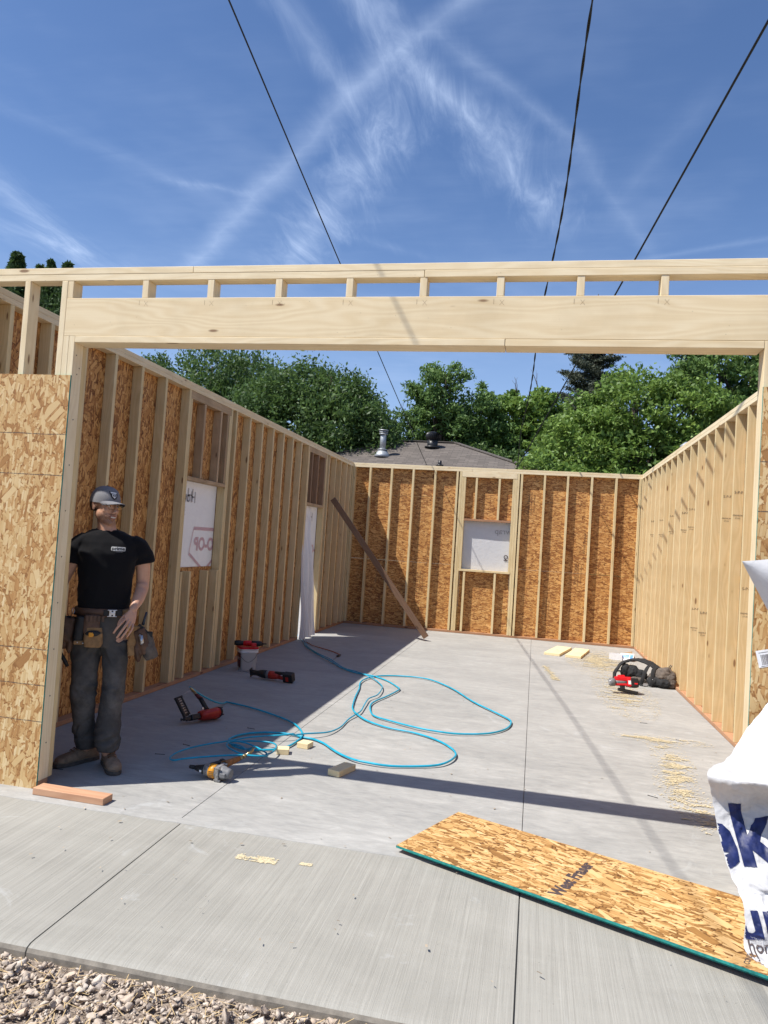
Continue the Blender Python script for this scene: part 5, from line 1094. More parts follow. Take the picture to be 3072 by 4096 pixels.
for j in range(len(es) - 1):
    for k in range(NU): q = bm.faces.new((g_[j][k], g_[j][k + 1], g_[j + 1][k + 1], g_[j + 1][k])); q.smooth = True
bvh = BVHTree.FromBMesh(bm); bmesh.ops.transform(bm, matrix=T0, verts=bm.verts); sheet_o = obj('sheet', bm, wm, hw_, True)
def wtext(s_, size, ox, oz, ang, m, bold=0., mirror=False, cuts=7):
    ca, sa = math.cos(ang), math.sin(ang)
    def fn(x, y):
        X, Z = ox + x * ca - y * sa, oz + x * sa + y * ca; hit = bvh.ray_cast(Vector((X, -1.6, Z)), Vector((0, 1, 0)))
        p = hit[0]
        if p is None or p.z < .03: return None
        return T0 @ (p + Vector((0, -.0035, .0006)))
    return text_obj('printed_text', s_, size, None, m, hw_, cuts=cuts, bold=bold, fn=fn, align='LEFT')
A13 = R(13); wtext('ek', .305, 3.452, .366, A13, M_lnavy, .010); wtext('ur', .19, 3.575, .125, A13, M_lnavy, .005); wtext('homewrap', .052, 3.615, .032 + .018, R(8), M_ink, .0006, cuts=2)
for k in range(3): wtext('technical building wrap for walls', .0105, 3.625, .083 - .009 * k, R(-4 + 2 * k), M_greyink, cuts=1)
wtext('I', .022, 3.578, .722, R(-15), plain('red_mark', (.5, .02, .06), .5), .004, cuts=1)
# loose corner standing off the wall
def corner(u, v):
    tip = Vector((3.633, -.20, 1.556)); up = Vector((4.25, -.03, 1.76)); dn = Vector((3.95, -.02, 1.06)); a = tip.lerp(up, u); b_ = tip.lerp(dn, u); p = a.lerp(b_, v)
    p.z -= .04 * math.sin(u * math.pi) * (1 - v); p.y -= .06 * math.sin(u * math.pi) * math.sin(v * math.pi); p.x -= .03 * math.sin(v * math.pi) * u; p.y += .012 * mn.noise(p * 7); return p - Vector((3.9, -.3, 0))
wrap_sheet('loose_corner', hw_, corner, 24, 24, wm)

# ================================================================ THE BUILDER
MAN = thing('person', 'man in black T-shirt, grey cap, glasses, jeans and tool belt by the left jamb', 'person', (.03, .5, 0), math.atan2(.530, .848))
skin, t, b = mat('tanned_skin', .52, spec=.35); tc = t.node('ShaderNodeTexCoord').outputs['Object']
at = t.node('ShaderNodeAttribute'); at.attribute_name = 'beard'
c = t.mix(t.mapr(t.noise(tc, 22., 4, .6), .35, .7, 0, .5), (.56, .32, .215, 1), (.48, .235, .155, 1))
c = t.mix(t.math('MULTIPLY', at.outputs['Fac'], t.mapr(t.noise(tc, 420., 2), .3, .6, .45, .95)), c, (.13, .075, .05, 1))
t.put(b.inputs['Base Color'], c); b.inputs['Subsurface Weight'].default_value = .08; b.inputs['Subsurface Radius'].default_value = (.02, .008, .004); t.put(b.inputs['Normal'], t.bump(t.noise(tc, 300., 3), .12, .002))
M_shirt, t, b = mat('black_cotton', .93, spec=.15); tc = t.node('ShaderNodeTexCoord').outputs['Object']
dn = t.noise(tc, 7., 5, .7); X_, Y_, Z_ = t.sep(tc)
t.put(b.inputs['Base Color'], t.mix(t.mapr(dn, .55, .8, 0, .5), (.0075, .0075, .009, 1), (.024, .023, .023, 1))); t.put(b.inputs['Normal'], t.bump(t.noise(tc, 500., 2), .2, .001)); b.inputs['Sheen Weight'].default_value = .05
M_jean, t, b = mat('charcoal_work_jeans', .92, spec=.15); tc = t.node('ShaderNodeTexCoord').outputs['Object']
jn = t.noise(tc, 6., 5, .65); _, _, Z_ = t.sep(tc); wear = t.math('MULTIPLY', t.mapr(t.math('ABSOLUTE', t.math('SUBTRACT', Z_, .42)), .30, .02), t.mapr(jn, .45, .7))
c = t.mix(t.mapr(jn, .3, .7), (.052, .050, .049, 1), (.095, .089, .084, 1)); c = t.mix(t.math('MULTIPLY', wear, .8), c, (.165, .15, .14, 1))
t.put(b.inputs['Base Color'], c); t.put(b.inputs['Normal'], t.bump(t.noise(tc, 420., 2), .3, .0015))
M_suede = plain('dusty_tan_boot_leather', (.25, .17, .11), .9, var=.35, scale=22, bump=.3); M_sole = plain('dark_rubber_sole', (.085, .070, .058), .85, var=.4); M_lace = plain('brown_laces', (.17, .085, .045), .8)
M_leather = plain('dark_brown_belt_leather', (.095, .050, .030), .6, var=.5, scale=18, bump=.3); M_tan = plain('tan_suede', (.25, .145, .065), .9, var=.3, scale=25, bump=.3); M_blkl = plain('black_leather', (.012, .011, .011), .55, var=.4, scale=20)
M_cap = plain('grey_melange_cap_cloth', (.19, .19, .205), .9, var=.25, scale=260, bump=.2); M_capd = plain('dark_cap_cloth', (.035, .036, .042), .9); M_hair = plain('dark_brown_hair', (.022, .013, .009), .6, var=.4, scale=200, bump=.5)

HC = Vector((-.052, .005, 1.652)); HM = Matrix.Translation(HC) @ Matrix.Rotation(R(37), 4, 'Z') @ Matrix.Rotation(R(3), 4, 'X') @ Matrix.Rotation(R(3), 4, 'Y')
def hb(bm, c_, r, M_=None, seg=18): ball(bm, (0, 0, 0), r, (HM.to_3x3() @ M_) if M_ is not None else HM.to_3x3(), seg) if False else _hb(bm, c_, r, M_, seg)
def _hb(bm, c_, r, M_, seg):
    q = bmesh.ops.create_uvsphere(bm, u_segments=seg, v_segments=seg // 2 + 2, radius=1.)
    for v in q['verts']:
        p = Vector((v.co.x * r[0], v.co.y * r[1], v.co.z * r[2]))
        if M_ is not None: p = M_ @ p
        v.co = HM @ (p + Vector(c_))
def htube(bm, pts, rad, seg=10): add_tube(bm, [HM @ Vector(p) for p in pts], rad, seg)
FG = {}                                                                  # finger paths of the visible left hand
wr = Vector((.163, -.140, 1.010))
FG['index'] = [(.124, -.172, .956), (.100, -.204, .930), (.074, -.216, .898), (.057, -.213, .868)]
FG['middle'] = [(.139, -.178, .945), (.122, -.213, .912), (.096, -.226, .872), (.078, -.221, .840)]
FG['ring'] = [(.154, -.174, .934), (.142, -.208, .900), (.119, -.220, .862), (.101, -.213, .832)]
FG['little'] = [(.168, -.164, .924), (.165, -.194, .896), (.151, -.205, .868), (.137, -.199, .842)]
FG['thumb'] = [(.142, -.135, .990), (.112, -.140, .962), (.092, -.152, .936), (.080, -.160, .912)]
def fing(bm, P_, r0, r1, s=1.):
    limb(bm, P_, [r0, r0 * .97, (r0 + r1) / 2, r1], 10, 4); ball(bm, P_[-1], r1 * .98, seg=10); ball(bm, P_[1], r0 * 1.08, seg=10); ball(bm, P_[2], (r0 + r1) / 2 * 1.10, seg=10)
def body(bm):
    # trunk and legs under the clothes
    loft(bm, [ell((cx, cy, z), (hx, 0, 0), (0, hy, 0), 24) for z, cx, hx, hy, cy in ((.80, -.022, .135, .095, 0), (.92, -.02, .140, .098, 0), (1.05, -.015, .135, .095, 0), (1.2, -.014, .145, .10, 0), (1.34, -.01, .150, .095, 0), (1.41, -.012, .140, .078, .005), (1.455, -.02, .10, .060, .01), (1.50, -.03, .060, .050, .012))])
    limb(bm, [(-.10, 0, .86), (-.091, .0, .46), (-.055, .06, .10)], [.078, .050, .036]); limb(bm, [(.06, 0, .86), (.083, -.05, .48), (.078, -.075, .10)], [.078, .050, .036])
    # neck
    limb(bm, [(-.028, .020, 1.46), (-.036, .012, 1.53), (-.048, .004, 1.60)], [.066, .056, .054], 20)
    for sx_ in (-.050, .03): limb(bm, [(-.022 + sx_ * .5, -.035, 1.492), HM @ Vector((math.copysign(.044, sx_), .020, -.035))], [.013, .012], 8)
    # head
    hb(bm, (0, .018, .035), (.073, .094, .090)); hb(bm, (0, -.028, -.012), (.063, .060, .085)); hb(bm, (0, -.030, -.068), (.052, .052, .044)); hb(bm, (0, -.074, -.102), (.021, .018, .017)); hb(bm, (0, -.05, -.092), (.036, .036, .026))
    for s_ in (-1, 1):
        hb(bm, (s_ * .034, -.056, -.026), (.024, .026, .024)); hb(bm, (s_ * .028, -.018, -.048), (.037, .056, .050)); hb(bm, (s_ * .034, -.022, -.070), (.022, .040, .030)); hb(bm, (s_ * .026, -.081, .024), (.022, .010, .008)); hb(bm, (s_ * .026, -.070, -.058), (.016, .016, .022)); hb(bm, (s_ * .0105, -.104, -.037), (.0085, .011, .008)); hb(bm, (s_ * .031, -.074, .003), (.014, .0095, .0085))
        E_ = Matrix.Rotation(R(-22 * s_), 3, 'Z') @ Matrix.Rotation(R(8), 3, 'X')
        hb(bm, (s_ * .075, .014, -.010), (.005, .014, .025), E_); 
        htube(bm, [(s_ * .074, .002, .006), (s_ * .080, .010, .018), (s_ * .083, .026, .014), (s_ * .080, .026, -.006), (s_ * .074, .012, -.026), (s_ * .072, .006, -.030)], [.003, .0038, .0042, .004, .0042, .003], 8)
    htube(bm, [(0, -.084, .012), (0, -.097, -.010), (0, -.112, -.030), (0, -.113, -.037)], [.0085, .009, .011, .0105], 12)
    hb(bm, (0, -.0905, -.0545), (.024, .010, .0055)); hb(bm, (0, -.089, -.0775), (.021, .0105, .0065)); hb(bm, (0, -.083, -.066), (.022, .007, .012))
    # left arm, bent, hand before the hip
    limb(bm, [(.145, .01, 1.395), (.200, .010, 1.32), (.214, .022, 1.165), (.196, -.062, 1.082), (.163, -.140, 1.010)], [.040, .048, .042, .039, .0255], 18)
    ball(bm, (.212, -.005, 1.135), (.041, .043, .045))
    loft(bm, [ell(p, u_, v_, 16, 2.4) for p, u_, v_ in (((.163, -.140, 1.010), Vector((.0245, .006, .004)), Vector((-.002, -.012, .012)) * .95), ((.158, -.150, .992), Vector((.029, .006, .000)), Vector((-.002, -.011, .010))), ((.150, -.163, .966), Vector((.036, .006, -.008)), Vector((-.002, -.010, .009))), ((.146, -.172, .944), Vector((.034, .004, -.020)), Vector((-.002, -.008, .008))), ((.145, -.177, .936), Vector((.026, .003, -.018)), Vector((-.001, -.006, .006))))])
    for k, r0, r1 in (('index', .0088, .0070), ('middle', .0090, .0072), ('ring', .0086, .0068), ('little', .0076, .0060), ('thumb', .0115, .0085)):
        fing(bm, FG[k], r0, r1)
    # right arm, reaching back behind the jamb
    limb(bm, [(-.170, .01, 1.39), (-.222, .013, 1.30), (-.285, .045, 1.12), (-.325, .00, .99), (-.335, -.04, .885)], [.040, .047, .040, .035, .025], 18)
    loft(bm, [ell(p, Vector((.010, 0, 0)), Vector((0, .030, .004)) * f, 14, 2.4) for p, f in (((-.335, -.04, .89), .8), ((-.338, -.048, .86), 1.1), ((-.337, -.055, .82), 1.2), ((-.335, -.058, .80), 1.1))])
    for k in range(4):
        y = -.082 + .018 * k; fing(bm, [(-.336, y, .803), (-.334, y - .004, .772), (-.325, y - .006, .748), (-.312, y - .006, .732)], .0084, .0068)
    fing(bm, [(-.332, -.072, .862), (-.326, -.096, .838), (-.318, -.108, .815), (-.312, -.112, .795)], .011, .0082)
bd = organic('body', body, .0036, skin, MAN, 5, fac=.45)
HI = HM.inverted(); me = bd.data; att = me.color_attributes.new('beard', 'FLOAT_COLOR', 'POINT')
vals = np.zeros((len(me.vertices), 4), np.float32); vals[:, 3] = 1
for i, v in enumerate(me.vertices):
    if v.co.z > 1.50:
        p = HI @ v.co; f = 0.
        if p.y < .02: f = max(0, min(1, (-.038 - p.z) / .03)) * max(0, min(1, (p.z + .135) / .03)); f = max(f, .8 * max(0, 1 - abs(p.y + .005) / .014) * (abs(p.x) > .05) * (p.z > -.09))
        lip = max(0, 1 - ((p.x / .024) ** 2 + ((p.z + .066) / .015) ** 2)) if p.y < -.07 else 0
        vals[i, :3] = max(0, f * .80 * (1 - min(1, lip * 3)))
att.data.foreach_set('color', vals.ravel())
# lips, teeth, eyes, brows (pieces of the face with a colour of their own)
def hpart(name, fn, m, parent=MAN, smooth=True): return part(name, fn, m, parent, None, smooth)
M_lip = plain('lips', (.36, .145, .105), .5); M_tooth = plain('teeth', (.72, .66, .55), .3, var=.03); M_eye = plain('eye_white', (.6, .57, .53), .2, var=.02); M_iris = plain('brown_iris', (.05, .03, .02), .2)
hpart('lips', lambda bm: (htube(bm, smooth_path([(-.024, -.088, -.064), (-.012, -.1005, -.0585), (0, -.1030, -.0585), (.012, -.1000, -.0590), (.024, -.088, -.064)], 3), [.0015] + [.0026] * 11 + [.0015], 8), htube(bm, smooth_path([(-.024, -.088, -.065), (-.012, -.0985, -.0745), (0, -.1015, -.0775), (.012, -.0985, -.0745), (.024, -.088, -.065)], 3), [.0015] + [.0034] * 11 + [.0015], 8)), M_lip)
hpart('teeth', lambda bm: htube(bm, smooth_path([(-.018, -.0915, -.0655), (0, -.1005, -.0665), (.018, -.0915, -.0655)], 6), .0046, 8), M_tooth)
for s_ in (-1, 1):
    hpart('eye', lambda bm: _hb(bm, (s_ * .031, -.0805, .003), (.0125, .0085, .0052), None, 14), M_eye)
    hpart('iris', lambda bm: _hb(bm, (s_ * .031 + .002, -.0868, .003), (.0048, .0030, .0046), None, 10), M_iris)
    hpart('eyebrow', lambda bm: htube(bm, [(s_ * .014, -.0925, .021), (s_ * .028, -.0915, .0265), (s_ * .046, -.080, .022)], [.003, .0036, .0018], 6), M_hair)
def hair(bm):
    _hb(bm, (0, .022, .020), (.0795, .0985, .092), None, 32)
    for v in list(bm.verts):
        p = HI @ v.co
        if p.z < -.045 + .25 * max(0, -p.y) or (p.y < .004 and p.z < .03 and p.y < -.012): bm.verts.remove(v)
hpart('hair', hair, M_hair)
# cap
cp = thing('cap', 'x', 'x'); C.view_layer.update(); bpy.data.objects.remove(cp)
def dome(bm):
    rings = []; N_ = 44
    for j in range(13):
        a = math.pi / 2 * j / 12; zz_ = .028 + .102 * math.sin(a) ** 1.0; s = max(.001, math.cos(a) ** .80)
        ring = []
        for k in range(N_):
            th = 2 * math.pi * k / N_; seam = 1 - .012 * max(0, 1 - abs(((th / (math.pi / 3) + .5) % 1) - .5) / .06)
            x, y = math.cos(th) * .0865 * s * seam, .012 + math.sin(th) * .107 * s * seam
            if y < 0: y *= (1.0 + .02 * math.sin(a * 2))
            ring.append(HM @ Vector((x, y, zz_ - .012 * (y + .09) * 0 - (.012 if j == 0 else 0) * 1)))
        rings.append(ring)
    loft(bm, rings, caps=False)
capo = hpart('cap', dome, M_cap)
def brim(bm):
    NU_, NV_ = 28, 10; top_, bot = [], []
    for off, dst in ((0, top_), (-.0035, bot)):
        for j in range(NV_ + 1):
            v = j / NV_; row = []
            for i in range(NU_ + 1):
                a = -1.15 + 2.3 * i / NU_; x0, y0 = math.sin(a) * .083, .012 - math.cos(a) * .104; x1, y1 = math.sin(a * .83) * .088, .012 - math.cos(a) * .10 - .080 * math.cos(a * 1.05) ** .8 - .0
                x = x0 + (x1 - x0) * v; y = y0 + (y1 - y0) * v; z = .037 + off - .030 * (x / .085) ** 2 * (.35 + .65 * v) - .010 * v
                row.append(bm.verts.new(HM @ Vector((x, y, z))))
            dst.append(row)
    for j in range(NV_):
        for i in range(NU_):
            f = bm.faces.new((top_[j][i], top_[j][i + 1], top_[j + 1][i + 1], top_[j + 1][i])); f.smooth = True; f = bm.faces.new((bot[j][i + 1], bot[j][i], bot[j + 1][i], bot[j + 1][i + 1])); f.smooth = True; f.material_index = 1
    for i in range(NU_): bm.faces.new((top_[-1][i], top_[-1][i + 1], bot[-1][i + 1], bot[-1][i]))
    for j in range(NV_): bm.faces.new((top_[j][0], top_[j + 1][0], bot[j + 1][0], bot[j][0])); bm.faces.new((top_[j + 1][-1], top_[j][-1], bot[j][-1], bot[j + 1][-1]))
part('brim', brim, [M_cap, M_capd], capo); hpart('cap_button', lambda bm: _hb(bm, (0, .012, .131), (.008, .008, .004), None, 10), M_capd, capo)
bvc = BVHTree.FromPolygons([v.co for v in capo.data.vertices], [list(p.vertices) for p in capo.data.polygons])
def capmap(x, z):
    o_ = HM @ Vector((x - .012, -.25, .074 + z)); h = bvc.ray_cast(o_, (HM.to_3x3() @ Vector((0, 1, -.0)))); return (h[0] + h[1] * (.0018 if h[1].dot(HM.to_3x3() @ Vector((0, -1, 0))) > 0 else -.0018)) if h[0] is not None else None
def patch(name, pts, m, off, parent):
    bm = bmesh.new(); f = bm.faces.new([bm.verts.new((x, z, 0)) for x, z in pts]); bmesh.ops.triangulate(bm, faces=bm.faces)
    for _ in range(2): bmesh.ops.subdivide_edges(bm, edges=bm.edges, cuts=1, use_grid_fill=True); bmesh.ops.triangulate(bm, faces=bm.faces)
    nrm = HM.to_3x3() @ Vector((0, -1, .35))
    for v in list(bm.verts):
        q = capmap(v.co.x, v.co.y)
        if q is None: bm.verts.remove(v)
        else: v.co = q + nrm * off
    return obj(name, bm, m, parent)
sh = [(-.024, .022), (.024, .022), (.024, .006), (.020, -.012), (.010, -.022), (0, -.029), (-.010, -.022), (-.020, -.012), (-.024, .006)]
em = patch('emblem', sh, M_blkl, .000, capo)
patch('emblem_band', [(-.020, .019), (.020, .019), (.018, .010), (-.018, .010)], M_white, .0008, capo)
patch('emblem_shield', [(-.013, .007), (.013, .007), (.013, -.008), (0, -.020), (-.013, -.008)], M_white, .0008, capo)
nrm_ = HM.to_3x3() @ Vector((0, -1, .35))
text_obj('emblem_letters', 'KB', .016, None, M_blkl, capo, fn=lambda x, y: ((capmap(x, y - .003) or HC) + nrm_ * .0016), bold=.0006)
# glasses
gl = hpart('glasses', lambda bm: ([htube(bm, [(s_ * a, -.108 + .004 * (abs(a) > .04), z) for a, z in ((.009, .016), (.052, .014), (.051, -.013), (.047, -.017), (.014, -.017), (.009, -.012), (.009, .016))], .0013, 6) for s_ in (-1, 1)], htube(bm, [(-.009, -.108, .008), (0, -.110, .011), (.009, -.108, .008)], .0013, 6), [htube(bm, [(s_ * .052, -.104, .012), (s_ * .070, -.085, .012), (s_ * .080, .0, .008), (s_ * .078, .022, .0)], .0014, 6) for s_ in (-1, 1)]), plain('dark_glasses_frame', (.03, .015, .018), .3))
lm = bpy.data.materials.new('lens_glass'); lm.use_nodes = True; t = NT(lm.node_tree); b = lm.node_tree.nodes['Principled BSDF']; gls = t.node('ShaderNodeBsdfGlossy'); gls.inputs['Roughness'].default_value = .05; trn = t.node('ShaderNodeBsdfTransparent'); mx = t.node('ShaderNodeMixShader'); mx.inputs[0].default_value = .06
t.l.new(trn.outputs[0], mx.inputs[1]); t.l.new(gls.outputs[0], mx.inputs[2]); t.l.new(mx.outputs[0], lm.node_tree.nodes['Material Output'].inputs[0])
for s_ in (-1, 1): hpart('lens', lambda bm: bm.faces.new([bm.verts.new(HM @ Vector((s_ * a, -.1075, z))) for a, z in ((.010, .015), (.051, .013), (.050, -.013), (.046, -.016), (.014, -.016), (.010, -.012))]), lm, gl)

# T-shirt
def folds(c_, n_):
    d = .007 * mn.noise(Vector((c_.x * 9, c_.y * 9, c_.z * 5))) + .005 * (1 - 2.4 * abs(mn.noise(Vector((c_.x * 7 + c_.z * 5, c_.y * 7, c_.z * 6 - c_.x * 4 + 4))))) + .003 * mn.noise(Vector((c_.x * 22, c_.y * 22, c_.z * 14 + 3)))
    low_ = max(0, 1 - abs(c_.z - 1.03) / .12); d += low_ * .006 * mn.noise(Vector((c_.x * 8, c_.y * 8, c_.z * 34))); ar = max(0, 1 - (Vector((abs(c_.x + .012), c_.y * .5, c_.z)) - Vector((.17, 0, 1.34))).length / .11); d += ar * .007 * math.sin((c_.x * 40 * (1 if c_.x > 0 else -1) - c_.z * 60)); return d
def shirt(bm):
    loft(bm, [ell((cx, cy, z), (hx, 0, 0), (0, hy, 0), 32, 2.25) for z, cx, hx, hy, cy in ((.975, -.016, .153, .110, 0), (1.0, -.015, .158, .114, 0), (1.08, -.014, .160, .115, 0), (1.17, -.014, .164, .118, 0), (1.27, -.014, .174, .120, 0), (1.35, -.012, .186, .119, 0), (1.42, -.012, .184, .104, .004), (1.462, -.018, .158, .085, .008), (1.488, -.024, .112, .072, .014), (1.500, -.029, .080, .062, .018))])
    for P_, rr in (([(.120, .004, 1.430), (.172, .006, 1.398), (.203, .008, 1.345), (.219, .008, 1.296)], [.060, .060, .060, .062]), ([(-.145, .006, 1.428), (-.192, .008, 1.393), (-.218, .010, 1.335), (-.228, .014, 1.280)], [.060, .060, .060, .060])):
        add_tube(bm, smooth_path(P_, 5), [rr[0] + (rr[-1] - rr[0]) * k / 15 for k in range(16)], 20)
    ball(bm, (.135, .006, 1.412), (.070, .066, .058)); ball(bm, (-.160, .008, 1.408), (.070, .066, .058))
sh_o = organic('t_shirt', shirt, .0065, M_shirt, MAN, 5, folds)
part('collar', lambda bm: add_tube(bm, [Vector((-.030 + math.cos(a) * .068, .010 + math.sin(a) * .062, 1.496 + .020 * math.sin(a))) for a in [2 * math.pi * k / 28 for k in range(29)]], .0045, 8, caps=False), M_shirt, sh_o)
bvs = BVHTree.FromPolygons([v.co for v in sh_o.data.vertices], [list(p.vertices) for p in sh_o.data.polygons])
def smap(x, z, off): 
    h = bvs.ray_cast(Vector((x, -.5, z)), Vector((0, 1, 0))); return h[0] + Vector((0, -off, 0)) if h[0] is not None else None
def logo(bm):
    pts = []
    for cx, cz, a0 in ((.037, .007, 0), (-.037, .007, 90), (-.037, -.007, 180), (.037, -.007, 270)):
        for k in range(4): a = R(a0 + 30 * k); pts.append((cx + math.cos(a) * .006, cz + math.sin(a) * .006))
    bm.faces.new([bm.verts.new((x, z, 0)) for x, z in pts]); bmesh.ops.triangulate(bm, faces=bm.faces)
    for _ in range(2): bmesh.ops.subdivide_edges(bm, edges=bm.edges, cuts=1); bmesh.ops.triangulate(bm, faces=bm.faces)
    for v in bm.verts: v.co = smap(.046 + v.co.x, 1.384 + v.co.y, .0016)
part('shirt_logo', logo, plain('pale_grey_print', (.50, .50, .49), .7), sh_o)
text_obj('shirt_logo_text', 'prime', .030, None, M_blkl, sh_o, fn=lambda x, y: smap(.046 + x, 1.3855 + y, .0030), bold=.0008, stretch=1.12)
text_obj('shirt_logo_text', 'construction', .0065, None, M_greyink, sh_o, fn=lambda x, y: smap(.052 + x, 1.366 + y, .0028), stretch=1.2)
# jeans
def jfold(c_, n_):
    side = -1 if c_.x < -.005 else 1; o_ = side * 7.3; ang = math.atan2(c_.y + (.05 if side > 0 else 0), c_.x + (.09 if side < 0 else -.08))
    rg = lambda q, k=1.: (1 - abs(mn.noise(q)) * 2.6) * k
    d = .006 * mn.noise(Vector((c_.x * 9 + o_, c_.y * 9, c_.z * 5))) + .0025 * mn.noise(c_ * 23)
    kn_ = math.exp(-((c_.z - .47) / .085) ** 2); d += kn_ * .010 * rg(Vector((ang * .9 + o_, c_.z * 17 + ang * .7, o_)))
    an = math.exp(-((c_.z - .19) / .085) ** 2); d += an * .015 * rg(Vector((ang * .8 + o_, c_.z * 19 - ang * .8, o_ + 3)))
    hp_ = math.exp(-((c_.z - .74) / .09) ** 2); d += hp_ * .009 * rg(Vector((ang * .7 + o_, c_.z * 13 + abs(c_.x + .02) * 16, o_ + 6))); return d
def jeans(bm):
    loft(bm, [ell((cx, .0, z), (hx, 0, 0), (0, hy, 0), 28, 2.2) for z, cx, hx, hy in ((.76, -.022, .150, .098), (.82, -.024, .158, .108), (.90, -.020, .157, .112), (.96, -.016, .155, .110), (.985, -.016, .152, .108))])
    for pts in (((.79, -.100, .0, .086, .094), (.70, -.098, .0, .086, .092), (.60, -.095, .0, .081, .087), (.50, -.092, -.004, .075, .082), (.44, -.092, .0, .074, .080), (.33, -.086, .022, .068, .076), (.24, -.075, .04, .062, .072), (.18, -.064, .055, .063, .072), (.165, -.062, .058, .070, .078), (.135, -.058, .062, .066, .074), (.095, -.050, .068, .060, .070)),
                ((.79, .066, .0, .084, .094), (.70, .076, -.010, .079, .092), (.60, .082, -.026, .073, .086), (.50, .083, -.045, .064, .080), (.44, .082, -.050, .066, .080), (.33, .074, -.056, .072, .082), (.24, .070, -.064, .073, .082), (.17, .072, -.072, .068, .080), (.15, .072, -.076, .071, .082), (.115, .074, -.076, .062, .072))):
        loft(bm, [ell((x, y, z), (rx * 1.0, 0, 0), (0, ry * 1.03, 0), 24, 2.1) for z, x, y, rx, ry in pts])
organic('jeans', jeans, .0065, M_jean, MAN, 4, jfold)
# boots
def boot(o_, ang):
    T = Matrix.Translation(o_) @ Matrix.Rotation(ang, 4, 'Z')             # toe towards -y
    def up(bm):
        loft(bm, [ell((cx, y, zc), (hx, 0, 0), (0, 0, hz), 20, 2.5) for y, hx, hz, zc, cx in ((.075, .020, .020, .040, 0), (.068, .032, .036, .052, 0), (.045, .037, .048, .064, 0), (.0, .037, .050, .064, 0), (-.05, .038, .042, .056, .001), (-.10, .043, .033, .048, .003), (-.15, .047, .028, .043, .005), (-.185, .043, .024, .040, .005), (-.208, .030, .017, .036, .004), (-.215, .012, .008, .032, .003))])
        limb(bm, [(0, .022, .07), (0, .012, .13)], [.040, .041]); limb(bm, [(0, -.02, .085), (.002, -.10, .062)], [.030, .026])
    u = organic('boot', up, .0045, M_suede, MAN, 3, lambda c_, n_: .0022 * mn.noise(c_ * 24) + .0015 * mn.noise(c_ * 60), T)
    out = [(.0, .088), (.030, .078), (.040, .045), (.038, -.02), (.046, -.09), (.052, -.15), (.047, -.195), (.030, -.222), (.005, -.229), (-.020, -.222), (-.040, -.195), (-.045, -.15), (-.040, -.09), (-.037, -.02), (-.040, .045), (-.030, .078)]
    part('sole', lambda bm: prism(bm, out, .0015, .026, bev=.005), M_sole, u, T)
    part('welt', lambda bm: prism(bm, [(x * .97, y * .985) for x, y in out], .0262, .033, bev=.002), plain('tan_welt', (.19, .14, .09), .85), u, T)
    def lace(bm):
        for k in range(6):
            y = -.108 + .021 * k; z = .090 + .0085 * k + (.012 if k > 3 else 0); h = .024
            add_tube(bm, smooth_path([(-h, y, z - .010), (0, y - .004, z + .004), (h, y + .010, z - .010)], 3), .0024, 6); add_tube(bm, smooth_path([(h, y, z - .010), (0, y - .004, z + .0055), (-h, y + .010, z - .010)], 3), .0024, 6)
        for s_ in (-1, 1): add_tube(bm, smooth_path([(0, -.005, .140), (s_ * .02, -.028, .138), (s_ * .032, -.048, .112), (s_ * .024, -.060, .098)], 4), .0022, 6)
    part('laces', lace, M_lace, u, T); return u
boot((.088, -.030, 0), R(10)); boot((-.045, .085, 0), R(-56))
# tool belt with pouches
belt = part('tool_belt', lambda bm: loft(bm, [ell((-.016, 0, z), (hx, 0, 0), (0, hy, 0), 40, 2.2) for z, hx, hy in ((.955, .166, .120), (.953, .172, .126), (1.002, .170, .124), (1.004, .164, .118))]), M_leather, MAN, None, True)
def bpart(name, fn, m, vox=None, it=3, disp=None): return organic(name, fn, vox, m, belt, it, disp) if vox else part(name, fn, m, belt)
bpart('buckle', lambda bm: (rbox(bm, .012, .068, -.138, -.128, .957, .962, .002), rbox(bm, .012, .068, -.138, -.128, .996, 1.001, .002), rbox(bm, .022, .036, -.140, -.127, .958, 1.0, .002), rbox(bm, .045, .058, -.140, -.127, .958, 1.0, .002), rbox(bm, .032, .050, -.142, -.130, .970, .988, .003)), M_silver)
bpart('belt_webbing', lambda bm: rbox(bm, -.012, .018, -.132, -.126, .962, .998, .002), M_blkl); bpart('belt_webbing', lambda bm: rbox(bm, .062, .100, -.130, -.120, .962, .998, .002), M_blkl)
bpart('belt_pad', lambda bm: rbox(bm, .100, .150, -.112, -.090, .955, 1.003, .008), M_tan)
def slab_p(bm, c_, h, tilt=0., seg=18, e=3.): 
    Mx = Matrix.Translation(c_) @ Matrix.Rotation(tilt, 4, 'Y'); loft(bm, [[Mx @ p for p in ell((0, 0, z * h[2]), (h[0] * f, 0, 0), (0, h[1] * f, 0), seg, e)] for z, f in ((-1, .72), (-.92, .9), (-.5, 1.), (.4, 1.0), (.9, .96), (1, .85))])
bpart('pouch', lambda bm: slab_p(bm, (-.075, -.130, .905), (.050, .016, .062)), M_leather, .004, 2, lambda c_, n_: .003 * mn.noise(c_ * 30))
bpart('pouch', lambda bm: (slab_p(bm, (-.060, -.140, .812), (.056, .028, .045)), slab_p(bm, (-.060, -.132, .85), (.052, .018, .04))), M_tan, .004, 3, lambda c_, n_: .004 * mn.noise(c_ * 25))
bpart('pouch_mouth', lambda bm: ball(bm, (-.062, -.158, .853), (.046, .014, .020), seg=18), M_blkl)
bpart('tape_measure', lambda bm: (rbox(bm, -.088, -.062, -.180, -.160, .834, .862, .006), rbox(bm, -.070, -.058, -.178, -.162, .838, .856, .004)), M_yel)
bpart('stitched_loops', lambda bm: [rbox(bm, -.112 + .023 * k, -.096 + .023 * k, -.151, -.142, .925, .962, .004) for k in range(5)], M_leather)
